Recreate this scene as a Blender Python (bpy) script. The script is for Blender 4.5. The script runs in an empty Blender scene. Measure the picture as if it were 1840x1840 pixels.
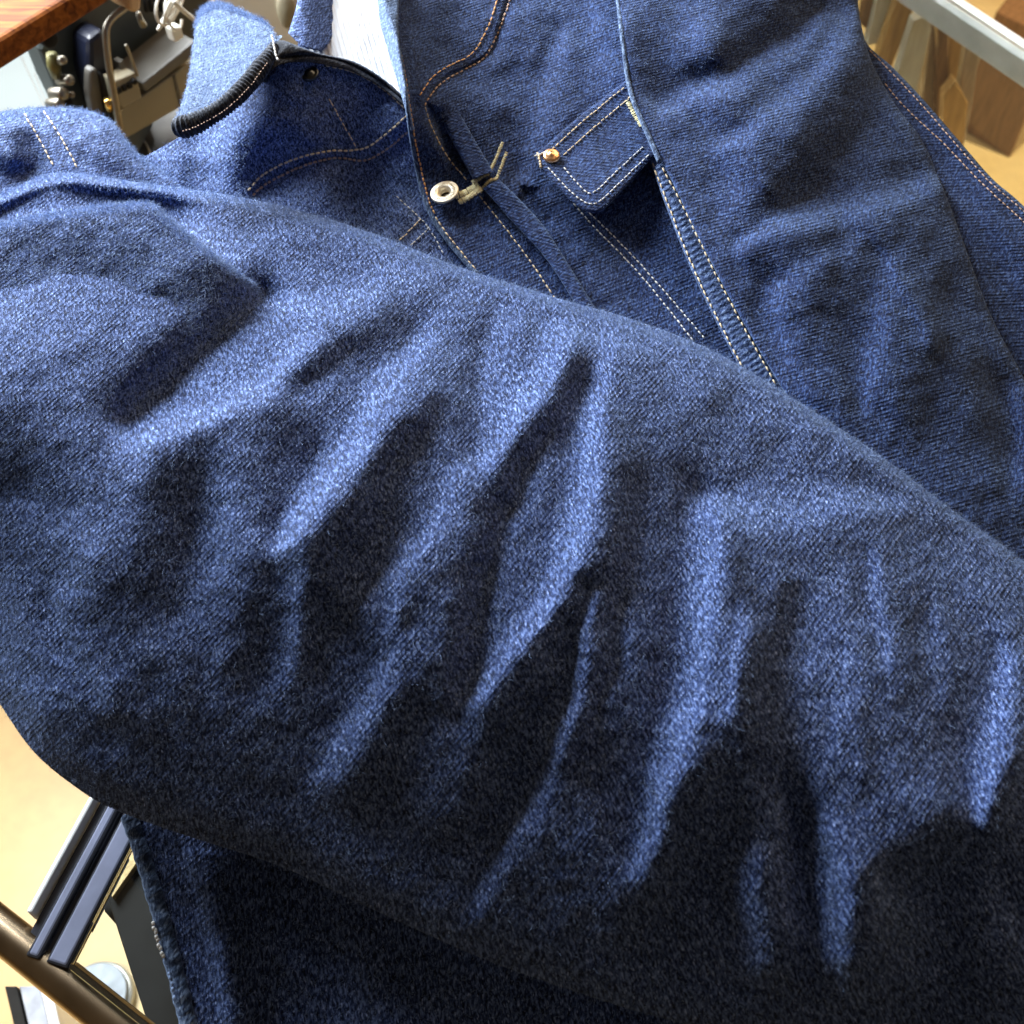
import bpy, math, random
import numpy as np
from mathutils import Vector

rng = np.random.default_rng(7)
random.seed(7)
scene = bpy.context.scene
COL = scene.collection

# ------------------------------------------------------------------ camera
TABLE_Z = 0.72
PITCH = math.radians(52.0)
FPX = 1973.0                      # focal length in photograph pixels (1840 wide)
ALPHA = math.radians(14.0)        # slope of the draped jacket against the horizontal
DIST = 0.62
CAM = np.array([0.0, 0.0, TABLE_Z + 0.585])
VD = np.array([0.0, math.cos(PITCH), -math.sin(PITCH)])
VU = np.array([0.0, math.sin(PITCH), math.cos(PITCH)])
VR = np.array([1.0, 0.0, 0.0])
P0 = CAM + DIST * VD
N = np.array([0.0, -math.sin(ALPHA), math.cos(ALPHA)])
E2 = np.array([0.0, math.cos(ALPHA), math.sin(ALPHA)])
MPP = DIST / FPX                  # metres per photograph pixel at the jacket

cam_d = bpy.data.cameras.new('camera')
cam_o = bpy.data.objects.new('camera', cam_d)
COL.objects.link(cam_o)
cam_o.location = CAM
cam_o.rotation_euler = (math.pi / 2 - PITCH, 0, 0)
cam_d.sensor_width = 36.0
cam_d.lens = 36.0 * FPX / 1840.0
cam_d.clip_start = 0.02
cam_d.clip_end = 60.0
cam_d.dof.use_dof = True
cam_d.dof.focus_distance = 0.62
cam_d.dof.aperture_fstop = 11.0
scene.camera = cam_o

# ------------------------------------------------------------------ light
world = bpy.data.worlds.new('World')
scene.world = world
world.use_nodes = True
bg = world.node_tree.nodes['Background']
bg.inputs['Color'].default_value = (1.0, 0.76, 0.52, 1)
bg.inputs['Strength'].default_value = 0.13

def area_lamp(name, loc, target, energy, sx, sy, color):
    d = bpy.data.lights.new(name, 'AREA')
    d.shape = 'RECTANGLE'; d.size = sx; d.size_y = sy
    d.energy = energy; d.color = color
    o = bpy.data.objects.new(name, d); COL.objects.link(o)
    o.location = loc
    o.rotation_euler = (Vector(target) - Vector(loc)).to_track_quat('-Z', 'Y').to_euler()
    return o

KEY_DIR = np.array([-0.54, 0.61, 0.405]); KEY_DIR /= np.linalg.norm(KEY_DIR)
key = area_lamp('window_light', P0 + 1.10 * KEY_DIR, P0 + np.array([-0.08, 0.05, 0.05]), 70.0, 0.85, 0.60, (0.90, 0.95, 1.0))

warm_fill = area_lamp('warm_fill_light', (0.7, 1.7, 2.3), (0.0, 0.5, 0.8), 20.0, 1.2, 0.8, (1.0, 0.70, 0.42))  # added warm fill lamp out of view, warms the shaded cloth

def spot_lamp(name, loc, target, energy, angle, color, blend=0.6, size=0.05):
    d = bpy.data.lights.new(name, 'SPOT')
    d.energy = energy; d.color = color; d.spot_size = math.radians(angle)
    d.spot_blend = blend; d.shadow_soft_size = size
    o = bpy.data.objects.new(name, d); COL.objects.link(o)
    o.location = loc
    o.rotation_euler = (Vector(target) - Vector(loc)).to_track_quat('-Z', 'Y').to_euler()
    return o
spot_lamp('floor_fill_spot', (-1.5, -0.1, 2.3), (-0.78, 0.15, 0), 190, 31, (1.0, 0.86, 0.62))  # added unseen spot, brightens the floor at lower left and spares the jacket
spot_lamp('floor_fill_spot', (1.9, 1.2, 2.4), (1.15, 1.75, 0), 520, 44, (1.0, 0.86, 0.62))  # second added spot, out of view, brightens the far right floor

scene.view_settings.view_transform = 'Standard'
scene.view_settings.look = 'None'
scene.view_settings.gamma = 1.0
scene.view_settings.exposure = 0.0
scene.render.engine = 'CYCLES'

# ------------------------------------------------------------------ pixel helpers
def rays(P):
    P = np.atleast_2d(np.asarray(P, float))
    x = (P[:, 0] - 920.0) / FPX
    y = (920.0 - P[:, 1]) / FPX
    return VD[None] + x[:, None] * VR[None] + y[:, None] * VU[None]

def at(P, h):
    """points of the jacket: where the sight lines of P meet the drape plane raised by h metres"""
    d = rays(P)
    h = np.broadcast_to(np.asarray(h, float), (len(d),))
    t = ((P0 - CAM) @ N + h) / (d @ N)
    return CAM[None] + t[:, None] * d

def at_z(P, z):
    d = rays(P)
    t = (z - CAM[2]) / d[:, 2]
    return CAM[None] + t[:, None] * d

def at_plane(P, O, nrm):
    d = rays(P)
    t = ((np.asarray(O) - CAM) @ nrm) / (d @ nrm)
    return CAM[None] + t[:, None] * d

def at_depth(px, py, dep):
    return CAM + rays([(px, py)])[0] * dep

# ------------------------------------------------------------------ 2-D geometry
def spline(pts, n):
    """Catmull-Rom through the points, n samples evenly spaced by length"""
    p = np.asarray(pts, float)
    if len(p) == 2:
        t = np.linspace(0, 1, n)[:, None]
        return p[0] * (1 - t) + p[1] * t
    q = np.vstack([2 * p[0] - p[1], p, 2 * p[-1] - p[-2]])
    out = []
    tt = np.linspace(0, 1, 24, endpoint=False)[:, None]
    for i in range(1, len(q) - 2):
        a, b, c, d = q[i - 1], q[i], q[i + 1], q[i + 2]
        out.append(0.5 * (2 * b + (c - a) * tt + (2 * a - 5 * b + 4 * c - d) * tt ** 2 + (3 * b - a - 3 * c + d) * tt ** 3))
    out = np.vstack(out + [p[-1:]])
    L = np.r_[0, np.cumsum(np.hypot(*np.diff(out, axis=0).T))]
    s = np.linspace(0, L[-1], n)
    return np.c_[np.interp(s, L, out[:, 0]), np.interp(s, L, out[:, 1])]

def dist_poly(P, poly, signed=False):
    """distance of points to a polyline; signed > 0 on the right-hand side when walking it (image axes)"""
    P = np.asarray(P, float)
    best = np.full(len(P), 1e9); sg = np.ones(len(P)); par = np.zeros(len(P))
    for i in range(len(poly) - 1):
        a, b = poly[i], poly[i + 1]
        ab = b - a; L2 = ab @ ab + 1e-9
        ap = P - a
        t = np.clip((ap @ ab) / L2, 0, 1)
        q = ap - t[:, None] * ab
        d = np.hypot(q[:, 0], q[:, 1])
        m = d < best
        best = np.where(m, d, best)
        if signed:
            cr = ab[0] * ap[:, 1] - ab[1] * ap[:, 0]
            sg = np.where(m, np.sign(cr), sg)
        par = np.where(m, (i + t) / (len(poly) - 1), par)
    return best, sg, par

def hermite(x, xp, yp):
    xp = np.asarray(xp, float); yp = np.asarray(yp, float)
    m = np.gradient(yp, xp)
    x = np.clip(x, xp[0], xp[-1])
    i = np.clip(np.searchsorted(xp, x) - 1, 0, len(xp) - 2)
    h = xp[i + 1] - xp[i]; t = (x - xp[i]) / h
    return ((2 * t**3 - 3 * t**2 + 1) * yp[i] + (t**3 - 2 * t**2 + t) * h * m[i]
            + (-2 * t**3 + 3 * t**2) * yp[i + 1] + (t**3 - t**2) * h * m[i + 1])

def sstep(x, a, b):
    t = np.clip((x - a) / (b - a), 0, 1)
    return t * t * (3 - 2 * t)

# ------------------------------------------------------------------ folds of the cloth
G0, G1, GS = -260, 2100, 5
gx = np.arange(G0, G1, GS)
GX, GY = np.meshgrid(gx, gx)
GN = len(gx)
LDIR = np.array([0.68, 0.73])      # image direction pointing away from the window
kx = np.fft.fftfreq(GN, GS) * 2 * np.pi
KX, KY = np.meshgrid(kx, kx)
KL = KX * LDIR[0] + KY * LDIR[1]
KP = -KX * LDIR[1] + KY * LDIR[0]
K2 = KX ** 2 + KY ** 2

def noise_field(seed, lo, hi):
    """smooth random relief with wavelengths between lo and hi pixels, unit rms slope"""
    r = np.random.default_rng(seed).normal(size=(GN, GN))
    k = np.sqrt(K2) + 1e-9
    f = np.exp(-(k * lo / 6.28) ** 2) * (1 - np.exp(-(k * hi / 6.28) ** 2)) / (k ** 1.3 + 1e-4)
    f[0, 0] = 0
    h = np.real(np.fft.ifft2(np.fft.fft2(r) * f))
    g = np.gradient(h, GS)
    return h / np.sqrt((g[0] ** 2 + g[1] ** 2).mean())

def relief(strokes, wander=0.10, seed=1, mu=420.0, lam=0.06, neg=0.56):
    """fold relief (in pixels of height) whose slopes along the light follow the strokes"""
    S = np.zeros((GN, GN))
    wob = noise_field(seed + 50, 60, 200)
    for st, sig, pts in strokes:
        sig *= 0.72; st *= (1.05 if st > 0 else neg)
        pl = spline(pts, max(6, 4 * len(pts)))
        pad = 3.2 * sig
        x0, y0 = pl.min(0) - pad; x1, y1 = pl.max(0) + pad
        i0 = max(0, int((x0 - G0) / GS)); i1 = min(GN, int((x1 - G0) / GS) + 1)
        j0 = max(0, int((y0 - G0) / GS)); j1 = min(GN, int((y1 - G0) / GS) + 1)
        if i1 <= i0 or j1 <= j0:
            continue
        sx = GX[j0:j1, i0:i1]; sy = GY[j0:j1, i0:i1]
        w = wob[j0:j1, i0:i1]
        d, _, par = dist_poly(np.c_[(sx + 0.18 * w).ravel(), (sy + 0.18 * w).ravel()], pl)
        sl = sig * (0.55 + 0.45 * np.sin(np.pi * np.clip(par, 0.02, 0.98)) ** 0.6)
        S[j0:j1, i0:i1] += (st * np.exp(-0.5 * (d / sl) ** 2)).reshape(sx.shape)
    F = np.fft.fft2(S)
    H = np.conj(1j * KL) * F / (KL ** 2 + lam * KP ** 2 + (2 * np.pi / mu) ** 2 * 0.25 + 1e-12)
    h = np.real(np.fft.ifft2(H))
    h += wander * noise_field(seed, 26, 170)
    return h

def samp(field, P):
    x = np.clip((P[:, 0] - G0) / GS, 0, GN - 1.001); y = np.clip((P[:, 1] - G0) / GS, 0, GN - 1.001)
    i = x.astype(int); j = y.astype(int); u = x - i; v = y - j
    return ((field[j, i] * (1 - u) + field[j, i + 1] * u) * (1 - v) + (field[j + 1, i] * (1 - u) + field[j + 1, i + 1] * u) * v)

# ------------------------------------------------------------------ meshes
def mesh_obj(name, V, F, mat, parent=None, smooth=True, uv=None):
    me = bpy.data.meshes.new(name)
    V = np.asarray(V, np.float32)
    if isinstance(F, np.ndarray):
        k = F.shape[1]
        me.vertices.add(len(V)); me.vertices.foreach_set('co', V.ravel())
        me.loops.add(F.size); me.loops.foreach_set('vertex_index', F.ravel().astype(np.int32))
        me.polygons.add(len(F)); me.polygons.foreach_set('loop_start', np.arange(0, F.size, k, dtype=np.int32))
    else:
        me.from_pydata([tuple(map(float, v)) for v in V], [], [tuple(map(int, f)) for f in F])
    me.update(calc_edges=True)
    if uv is not None:
        lay = me.uv_layers.new(name='cloth')
        li = np.empty(len(me.loops), np.int32); me.loops.foreach_get('vertex_index', li)
        lay.data.foreach_set('uv', np.asarray(uv, np.float32)[li].ravel())
    if smooth:
        me.polygons.foreach_set('use_smooth', np.ones(len(me.polygons), bool))
    me.validate()
    if mat: me.materials.append(mat)
    o = bpy.data.objects.new(name, me); COL.objects.link(o)
    if parent: o.parent = parent
    return o

def empty(name, loc=(0, 0, 0)):
    o = bpy.data.objects.new(name, None); COL.objects.link(o)
    o.location = loc; o.empty_display_size = 0.05
    return o

def tag(o, label=None, cat=None, group=None, kind=None):
    if label: o['label'] = label
    if cat: o['category'] = cat
    if group: o['group'] = group
    if kind: o['kind'] = kind
    return o

def adopt(o, parent):
    """parent o keeping it where it stands (parents carry only a translation)"""
    o.parent = parent
    p = Vector((0, 0, 0)); q = parent
    while q is not None:
        p += Vector(q.location); q = q.parent
    o.location = Vector(o.location) - p
    return o

def coons(top, bottom, left, right, n, m):
    """grid of image points; top/bottom run left to right, left/right run top to bottom"""
    T = spline(top, n); B = spline(bottom, n); L = spline(left, m); R = spline(right, m)
    u = np.linspace(0, 1, n)[None, :, None]; v = np.linspace(0, 1, m)[:, None, None]
    g = (1 - v) * T[None] + v * B[None] + (1 - u) * L[:, None] + u * R[:, None]
    g -= (1 - u) * (1 - v) * T[0] + u * (1 - v) * T[-1] + (1 - u) * v * B[0] + u * v * B[-1]
    return g

PANELS = {}
def panel(name, sides, n, m, hfun, mat, parent, rot=0.0, hem=0.0013, tuck=26.0, fall=0.004, origin=None):
    """a piece of cloth: gridded between its four edges, lifted by hfun, with a hem that turns under"""
    g = coons(*sides, n, m).reshape(-1, 2)
    h = hfun(g)
    V = at(g, h)
    idx = np.arange(n * m).reshape(m, n)
    F = np.stack([idx[:-1, :-1], idx[1:, :-1], idx[1:, 1:], idx[:-1, 1:]], -1).reshape(-1, 4)
    loop = np.r_[idx[0, :], idx[1:, -1], idx[-1, -2::-1], idx[-2:0:-1, 0]]
    lp = g[loop]
    tg = np.roll(lp, -1, 0) - np.roll(lp, 1, 0)
    nn = np.c_[-tg[:, 1], tg[:, 0]]; nn /= np.hypot(nn[:, 0], nn[:, 1])[:, None] + 1e-9
    c = lp.mean(0)
    if ((c - lp) * nn).sum() < 0: nn = -nn
    rings = [(3.0, hem)]
    rings.append((tuck, hem + fall))
    base = len(V); prev = loop; allV = [V]; allF = [F]; guv = [g]
    for inn, dz in rings:
        q = lp + nn * inn
        allV.append(at(q, h[loop] - dz)); guv.append(lp - nn * inn)
        cur = base + np.arange(len(loop)); base += len(loop)
        a, b = prev, np.roll(prev, -1); c2, d2 = cur, np.roll(cur, -1)
        allF.append(np.stack([a, b, d2, c2], -1))
        prev = cur
    V = np.vstack(allV); F = np.vstack(allF); gg = np.vstack(guv)
    W = at(gg, 0) - P0
    uv = np.c_[W @ VR, W @ E2]
    cr, sr = math.cos(rot), math.sin(rot)
    uv = np.c_[uv[:, 0] * cr - uv[:, 1] * sr, uv[:, 0] * sr + uv[:, 1] * cr] + 3.0
    o = mesh_obj(name, V, F, mat, parent, True, uv)
    return o, (V[:n * m], F[:(n - 1) * (m - 1)])

def fuzz(name, VF, count, mat, parent, length=(0.0018, 0.0055), width=0.00007, lift=0.6, seed=3, comb=0.7):
    """loose fibres standing off the napped cloth"""
    V, F = VF
    r = np.random.default_rng(seed)
    A, B, C, D = (V[F[:, i]] for i in range(4))
    nrm = np.cross(C - A, D - B)
    ar = np.linalg.norm(nrm, axis=1)
    nrm = nrm / (ar[:, None] + 1e-12)
    nrm *= np.sign((nrm @ N))[:, None]
    f = r.choice(len(F), count, p=ar / ar.sum())
    u = r.random(count)[:, None]; v = r.random(count)[:, None]
    p = (A[f] * (1 - u) + B[f] * u) * (1 - v) + (D[f] * (1 - u) + C[f] * u) * v
    n0 = nrm[f]
    t = r.normal(size=(count, 3)) + comb * np.array([0.25, 1.0, 0.2]) * np.sign(r.normal(size=(count, 1))); t -= (t * n0).sum(1)[:, None] * n0
    t /= np.linalg.norm(t, axis=1)[:, None]
    L = (r.uniform(*length, count) * r.random(count) ** 0.4)[:, None]
    d1 = t + lift * r.random((count, 1)) * 1.6 * n0
    d2 = t * 0.8 + 0.5 * r.normal(size=(count, 3)) * 0.5 + lift * (r.random((count, 1)) - 0.25) * n0
    d1 /= np.linalg.norm(d1, axis=1)[:, None]; d2 /= np.linalg.norm(d2, axis=1)[:, None]
    q = p + d1 * L * 0.5; e = q + d2 * L * 0.5
    s = np.cross(d1, VD + 0.2 * r.normal(size=(count, 3))); s /= np.linalg.norm(s, axis=1)[:, None] + 1e-9
    w = width * r.uniform(0.6, 1.3, count)[:, None]
    p = p - n0 * 0.0001
    VV = np.stack([p - s * w, p + s * w, q - s * w * 0.8, q + s * w * 0.8, e], 1).reshape(-1, 3)
    b = np.arange(count)[:, None] * 5
    T = np.stack([b + [0, 1, 3], b + [0, 3, 2], b + [2, 3, 4]], 1).reshape(-1, 3)
    return tag(mesh_obj(name, VV, T, mat, parent, True), kind='stuff')

def stitches(name, pts, hfun, mat, parent, pitch=11.5, fill=0.78, rad=0.00050, lift=0.00045, jitter=0.6, cross=0.0):
    """a row of thread stitches lying on the cloth, joined into one part"""
    pl = spline(pts, 600)
    L = np.r_[0, np.cumsum(np.hypot(*np.diff(pl, axis=0).T))]
    n = max(2, int(L[-1] / pitch))
    VV = []; FF = []; b = 0
    prof = [(-0.5, 0.25, -0.35), (-0.38, 0.85, 0.05), (0.0, 1.0, 0.35), (0.38, 0.85, 0.05), (0.5, 0.25, -0.35)]
    ks = 6
    for i in range(n):
        c = (i + 0.5) * pitch + rng.normal() * jitter
        ln = pitch * fill * rng.uniform(0.85, 1.12)
        ss = c + ln * np.array([p[0] for p in prof])
        xy = np.c_[np.interp(ss, L, pl[:, 0]), np.interp(ss, L, pl[:, 1])]
        if cross > 0:
            tt = xy[-1] - xy[0]; tt = tt / (np.hypot(*tt) + 1e-9)
            xy = xy.mean(0) + np.outer([p[0] for p in prof], [-tt[1], tt[0]]) * 2 * cross * rng.uniform(0.85, 1.1)
        xy += rng.normal(size=2) * jitter * 0.5
        P = at(xy, hfun(xy) + lift + rad * np.array([p[2] for p in prof]) * 0.8)
        tg = P[-1] - P[0]; tg /= np.linalg.norm(tg) + 1e-9
        sd = np.cross(tg, N); sd /= np.linalg.norm(sd) + 1e-9
        up = np.cross(sd, tg)
        for (q, rr) in zip(P, [p[1] for p in prof]):
            for k in range(ks):
                a = 2 * math.pi * k / ks
                VV.append(q + rad * rr * (math.cos(a) * sd + 0.8 * math.sin(a) * up))
        for j in range(len(prof) - 1):
            for k in range(ks):
                FF.append((b + j * ks + k, b + j * ks + (k + 1) % ks, b + (j + 1) * ks + (k + 1) % ks, b + (j + 1) * ks + k))
        b += len(prof) * ks
    return tag(mesh_obj(name, np.array(VV), np.array(FF), mat, parent, True), kind='stuff')

def tube(name, P, rad, mat, parent=None, ks=12, cap=True):
    P = np.asarray(P, float); n = len(P)
    rad = np.broadcast_to(np.asarray(rad, float), (n,))
    T = np.gradient(P, axis=0); T /= np.linalg.norm(T, axis=1)[:, None] + 1e-12
    ref = np.array([0.21, 0.13, 0.97]); 
    if abs(T[0] @ ref) > 0.95: ref = np.array([0.9, 0.3, 0.1])
    V = []; F = []
    for i in range(n):
        s = np.cross(T[i], ref); s /= np.linalg.norm(s) + 1e-12
        u = np.cross(s, T[i])
        for k in range(ks):
            a = 2 * math.pi * k / ks
            V.append(P[i] + rad[i] * (math.cos(a) * s + math.sin(a) * u))
    for i in range(n - 1):
        for k in range(ks):
            F.append((i * ks + k, i * ks + (k + 1) % ks, (i + 1) * ks + (k + 1) % ks, (i + 1) * ks + k))
    if cap:
        F.append(tuple(range(ks - 1, -1, -1))); F.append(tuple(range((n - 1) * ks, n * ks)))
    W = np.array(V) - P0
    return mesh_obj(name, V, F, mat, parent, True, np.c_[W @ VR + 0.3 * (W @ N), W @ E2 + 0.6 * (W @ N)] + 3.0)

def slab(name, P, vec, mat, parent=None, bevel=0.0, seg=2):
    """outline P (3-D points of one plane) given depth along vec"""
    P = np.asarray(P, float); n = len(P); vec = np.asarray(vec, float)
    V = np.vstack([P, P + vec])
    F = [tuple(range(n)), tuple(range(2 * n - 1, n - 1, -1))]
    for i in range(n):
        j = (i + 1) % n
        F.append((i, n + i, n + j, j))
    o = mesh_obj(name, V, F, mat, parent, False)
    import bmesh
    bm = bmesh.new(); bm.from_mesh(o.data); bmesh.ops.recalc_face_normals(bm, faces=bm.faces)
    if bevel > 0:
        bmesh.ops.bevel(bm, geom=bm.edges[:], offset=bevel, segments=seg, affect='EDGES', profile=0.5)
    bm.to_mesh(o.data); bm.free()
    return o

def lathe(name, prof, centre, axis, mat, parent=None, ks=32, sx=1.0):
    """prof: (radius, height) pairs, spun about axis"""
    a = np.asarray(axis, float); a /= np.linalg.norm(a)
    s = np.cross(a, [0.3, 0.9, 0.2]); s /= np.linalg.norm(s); u = np.cross(a, s)
    V = []; F = []
    for (r, h) in prof:
        for k in range(ks):
            t = 2 * math.pi * k / ks
            V.append(np.asarray(centre) + a * h + r * (math.cos(t) * s * sx + math.sin(t) * u))
    for i in range(len(prof) - 1):
        for k in range(ks):
            F.append((i * ks + k, i * ks + (k + 1) % ks, (i + 1) * ks + (k + 1) % ks, (i + 1) * ks + k))
    if prof[-1][0] > 1e-4: F.append(tuple(range((len(prof) - 1) * ks, len(prof) * ks)))
    return mesh_obj(name, V, F, mat, parent, True)

# ------------------------------------------------------------------ materials
def new_mat(name):
    m = bpy.data.materials.new(name); m.use_nodes = True
    nt = m.node_tree
    return m, nt, nt.nodes['Principled BSDF']

def node(nt, kind, **kw):
    nd = nt.nodes.new(kind)
    for k, v in kw.items(): setattr(nd, k, v)
    return nd

def ramp(nt, fac, stops, interp='LINEAR'):
    r = node(nt, 'ShaderNodeValToRGB'); r.color_ramp.interpolation = interp
    el = r.color_ramp.elements
    while len(el) < len(stops): el.new(0.5)
    for e, (p, c) in zip(el, stops):
        e.position = p; e.color = c if len(c) == 4 else (*c, 1)
    nt.links.new(fac, r.inputs['Fac'])
    return r

def mixc(nt, mode, fac, a, b):
    m = node(nt, 'ShaderNodeMix', data_type='RGBA', blend_type=mode)
    if isinstance(fac, (int, float)): m.inputs[0].default_value = fac
    else: nt.links.new(fac, m.inputs[0])
    for i, x in ((6, a), (7, b)):
        if isinstance(x, tuple): m.inputs[i].default_value = x if len(x) == 4 else (*x, 1)
        else: nt.links.new(x, m.inputs[i])
    return m.outputs[2]

def mathn(nt, op, a, b=None, c=None):
    m = node(nt, 'ShaderNodeMath', operation=op)
    for i, x in enumerate((a, b, c)):
        if x is None: continue
        if isinstance(x, (int, float)): m.inputs[i].default_value = x
        else: nt.links.new(x, m.inputs[i])
    return m.outputs[0]

def denim(name, dark, mid, light, twill=0.5, nap=0.6, sheen=0.28, bump=0.8):
    m, nt, b = new_mat(name)
    uv = node(nt, 'ShaderNodeUVMap', uv_map='cloth').outputs[0]
    def noise(scale, detail=2, rough=0.6, vec=uv, dist=0.0):
        n = node(nt, 'ShaderNodeTexNoise'); n.inputs['Scale'].default_value = scale
        n.inputs['Detail'].default_value = detail; n.inputs['Roughness'].default_value = rough
        n.inputs['Distortion'].default_value = dist
        nt.links.new(vec, n.inputs['Vector']); return n.outputs['Fac']
    # twill lines (about 2.6 mm apart), wavering
    mp = node(nt, 'ShaderNodeMapping'); nt.links.new(uv, mp.inputs[0]); mp.inputs['Rotation'].default_value = (0, 0, math.radians(58))
    w = node(nt, 'ShaderNodeTexWave', wave_type='BANDS', bands_direction='X', wave_profile='SIN')
    w.inputs['Scale'].default_value = 125.0; w.inputs['Distortion'].default_value = 1.0
    w.inputs['Detail'].default_value = 2.0; w.inputs['Detail Scale'].default_value = 2.4
    nt.links.new(mp.outputs[0], w.inputs['Vector'])
    # anisotropic yarn slubs
    mp2 = node(nt, 'ShaderNodeMapping'); nt.links.new(uv, mp2.inputs[0])
    mp2.inputs['Scale'].default_value = (1.0, 0.33, 1.0); mp2.inputs['Rotation'].default_value = (0, 0, math.radians(-14))
    yarn = noise(1000, 2, 0.6, mp2.outputs[0])
    speck = noise(760, 3, 0.7, mp2.outputs[0], 0.4)
    mott = noise(34, 4, 0.6)
    mott2 = noise(120, 3, 0.6)
    base = ramp(nt, speck, [(0.37, dark), (0.50, mid), (0.64, light)]).outputs[0]
    flecks = ramp(nt, yarn, [(0.61, (0, 0, 0)), (0.68, (1, 1, 1))]).outputs[0]
    fl = mathn(nt, 'MULTIPLY', flecks, nap)
    base = mixc(nt, 'MIX', fl, base, tuple(min(1, 1.5 * c + 0.10) for c in light))
    tw = ramp(nt, w.outputs['Fac'], [(0.25, (0.42, 0.42, 0.46)), (0.75, (1.35, 1.35, 1.3))]).outputs[0]
    twm = mathn(nt, 'MULTIPLY', ramp(nt, mott2, [(0.40, (0.15,) * 3), (0.62, (1,) * 3)]).outputs[0], twill)
    base = mixc(nt, 'MULTIPLY', twm, base, tw)
    mo = ramp(nt, mott, [(0.3, (0.72, 0.74, 0.78)), (0.7, (1.25, 1.22, 1.18))]).outputs[0]
    base = mixc(nt, 'MULTIPLY', 0.8, base, mo)
    nt.links.new(base, b.inputs['Base Color'])
    b.inputs['Roughness'].default_value = 0.88
    b.inputs['Specular IOR Level'].default_value = 0.18
    b.inputs['Sheen Weight'].default_value = sheen
    b.inputs['Sheen Roughness'].default_value = 0.42
    b.inputs['Sheen Tint'].default_value = (0.45, 0.64, 1.0, 1)
    bp = node(nt, 'ShaderNodeBump'); bp.inputs['Strength'].default_value = bump; bp.inputs['Distance'].default_value = 0.0009
    hh = mathn(nt, 'ADD', mathn(nt, 'MULTIPLY', speck, 1.0), mathn(nt, 'MULTIPLY', mathn(nt, 'MULTIPLY', w.outputs['Fac'], twm), 0.8))
    hh = mathn(nt, 'ADD', hh, mathn(nt, 'MULTIPLY', mott2, 0.6))
    nt.links.new(hh, bp.inputs['Height']); nt.links.new(bp.outputs[0], b.inputs['Normal'])
    return m

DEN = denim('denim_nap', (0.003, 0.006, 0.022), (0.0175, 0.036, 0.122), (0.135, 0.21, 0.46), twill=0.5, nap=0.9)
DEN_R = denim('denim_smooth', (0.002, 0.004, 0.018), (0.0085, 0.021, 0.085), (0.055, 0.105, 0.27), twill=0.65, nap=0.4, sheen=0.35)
DEN_L = denim('denim_pale', (0.010, 0.018, 0.045), (0.036, 0.062, 0.125), (0.15, 0.215, 0.34), twill=0.3, nap=0.6, sheen=0.6)
DEN_S = denim('denim_seam', (0.012, 0.022, 0.06), (0.05, 0.085, 0.21), (0.20, 0.29, 0.48), twill=0.3, nap=0.5)
DEN_D = denim('denim_black_edge', (0.006, 0.007, 0.010), (0.016, 0.018, 0.024), (0.06, 0.065, 0.075), twill=0.2, nap=0.4, sheen=0.15)

def plain(name, col, rough=0.5, metal=0.0, spec=0.5, var=0.12, scale=60.0, bump=0.0, bscale=200.0, stretch=(1, 1, 1), sheen=0.0):
    m, nt, b = new_mat(name)
    tc = node(nt, 'ShaderNodeTexCoord').outputs['Object']
    mp = node(nt, 'ShaderNodeMapping'); nt.links.new(tc, mp.inputs[0]); mp.inputs['Scale'].default_value = stretch
    n = node(nt, 'ShaderNodeTexNoise'); n.inputs['Scale'].default_value = scale; n.inputs['Detail'].default_value = 4
    nt.links.new(mp.outputs[0], n.inputs['Vector'])
    lo = tuple(c * (1 - var) for c in col); hi = tuple(min(1, c * (1 + var)) for c in col)
    r = ramp(nt, n.outputs['Fac'], [(0.3, lo), (0.7, hi)])
    nt.links.new(r.outputs[0], b.inputs['Base Color'])
    b.inputs['Roughness'].default_value = rough; b.inputs['Metallic'].default_value = metal
    b.inputs['Specular IOR Level'].default_value = spec
    b.inputs['Sheen Weight'].default_value = sheen
    if bump > 0:
        n2 = node(nt, 'ShaderNodeTexNoise'); n2.inputs['Scale'].default_value = bscale; n2.inputs['Detail'].default_value = 3
        nt.links.new(mp.outputs[0], n2.inputs['Vector'])
        bp = node(nt, 'ShaderNodeBump'); bp.inputs['Strength'].default_value = bump; bp.inputs['Distance'].default_value = 0.001
        nt.links.new(n2.outputs['Fac'], bp.inputs['Height']); nt.links.new(bp.outputs[0], b.inputs['Normal'])
    return m

M_FIB = plain('loose_cotton_fibre', (0.20, 0.29, 0.50), 0.8, var=0.5, scale=900, spec=0.1)
M_FIBP = plain('pale_cotton_fibre', (0.24, 0.34, 0.56), 0.8, var=0.4, scale=900, spec=0.1)
M_THR = plain('ecru_thread', (0.68, 0.55, 0.36), 0.75, var=0.25, scale=700, spec=0.2)
M_THRW = plain('white_thread', (0.62, 0.63, 0.62), 0.75, var=0.2, scale=700, spec=0.2)
M_THRO = plain('orange_thread', (0.66, 0.36, 0.14), 0.7, var=0.3, scale=700, spec=0.2)
M_THRB = plain('brown_thread', (0.48, 0.34, 0.26), 0.75, var=0.3, scale=700, spec=0.2)
M_THRY = plain('buttonhole_thread', (0.95, 0.82, 0.50), 0.7, var=0.2, scale=900, bump=0.6, bscale=2500)

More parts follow.
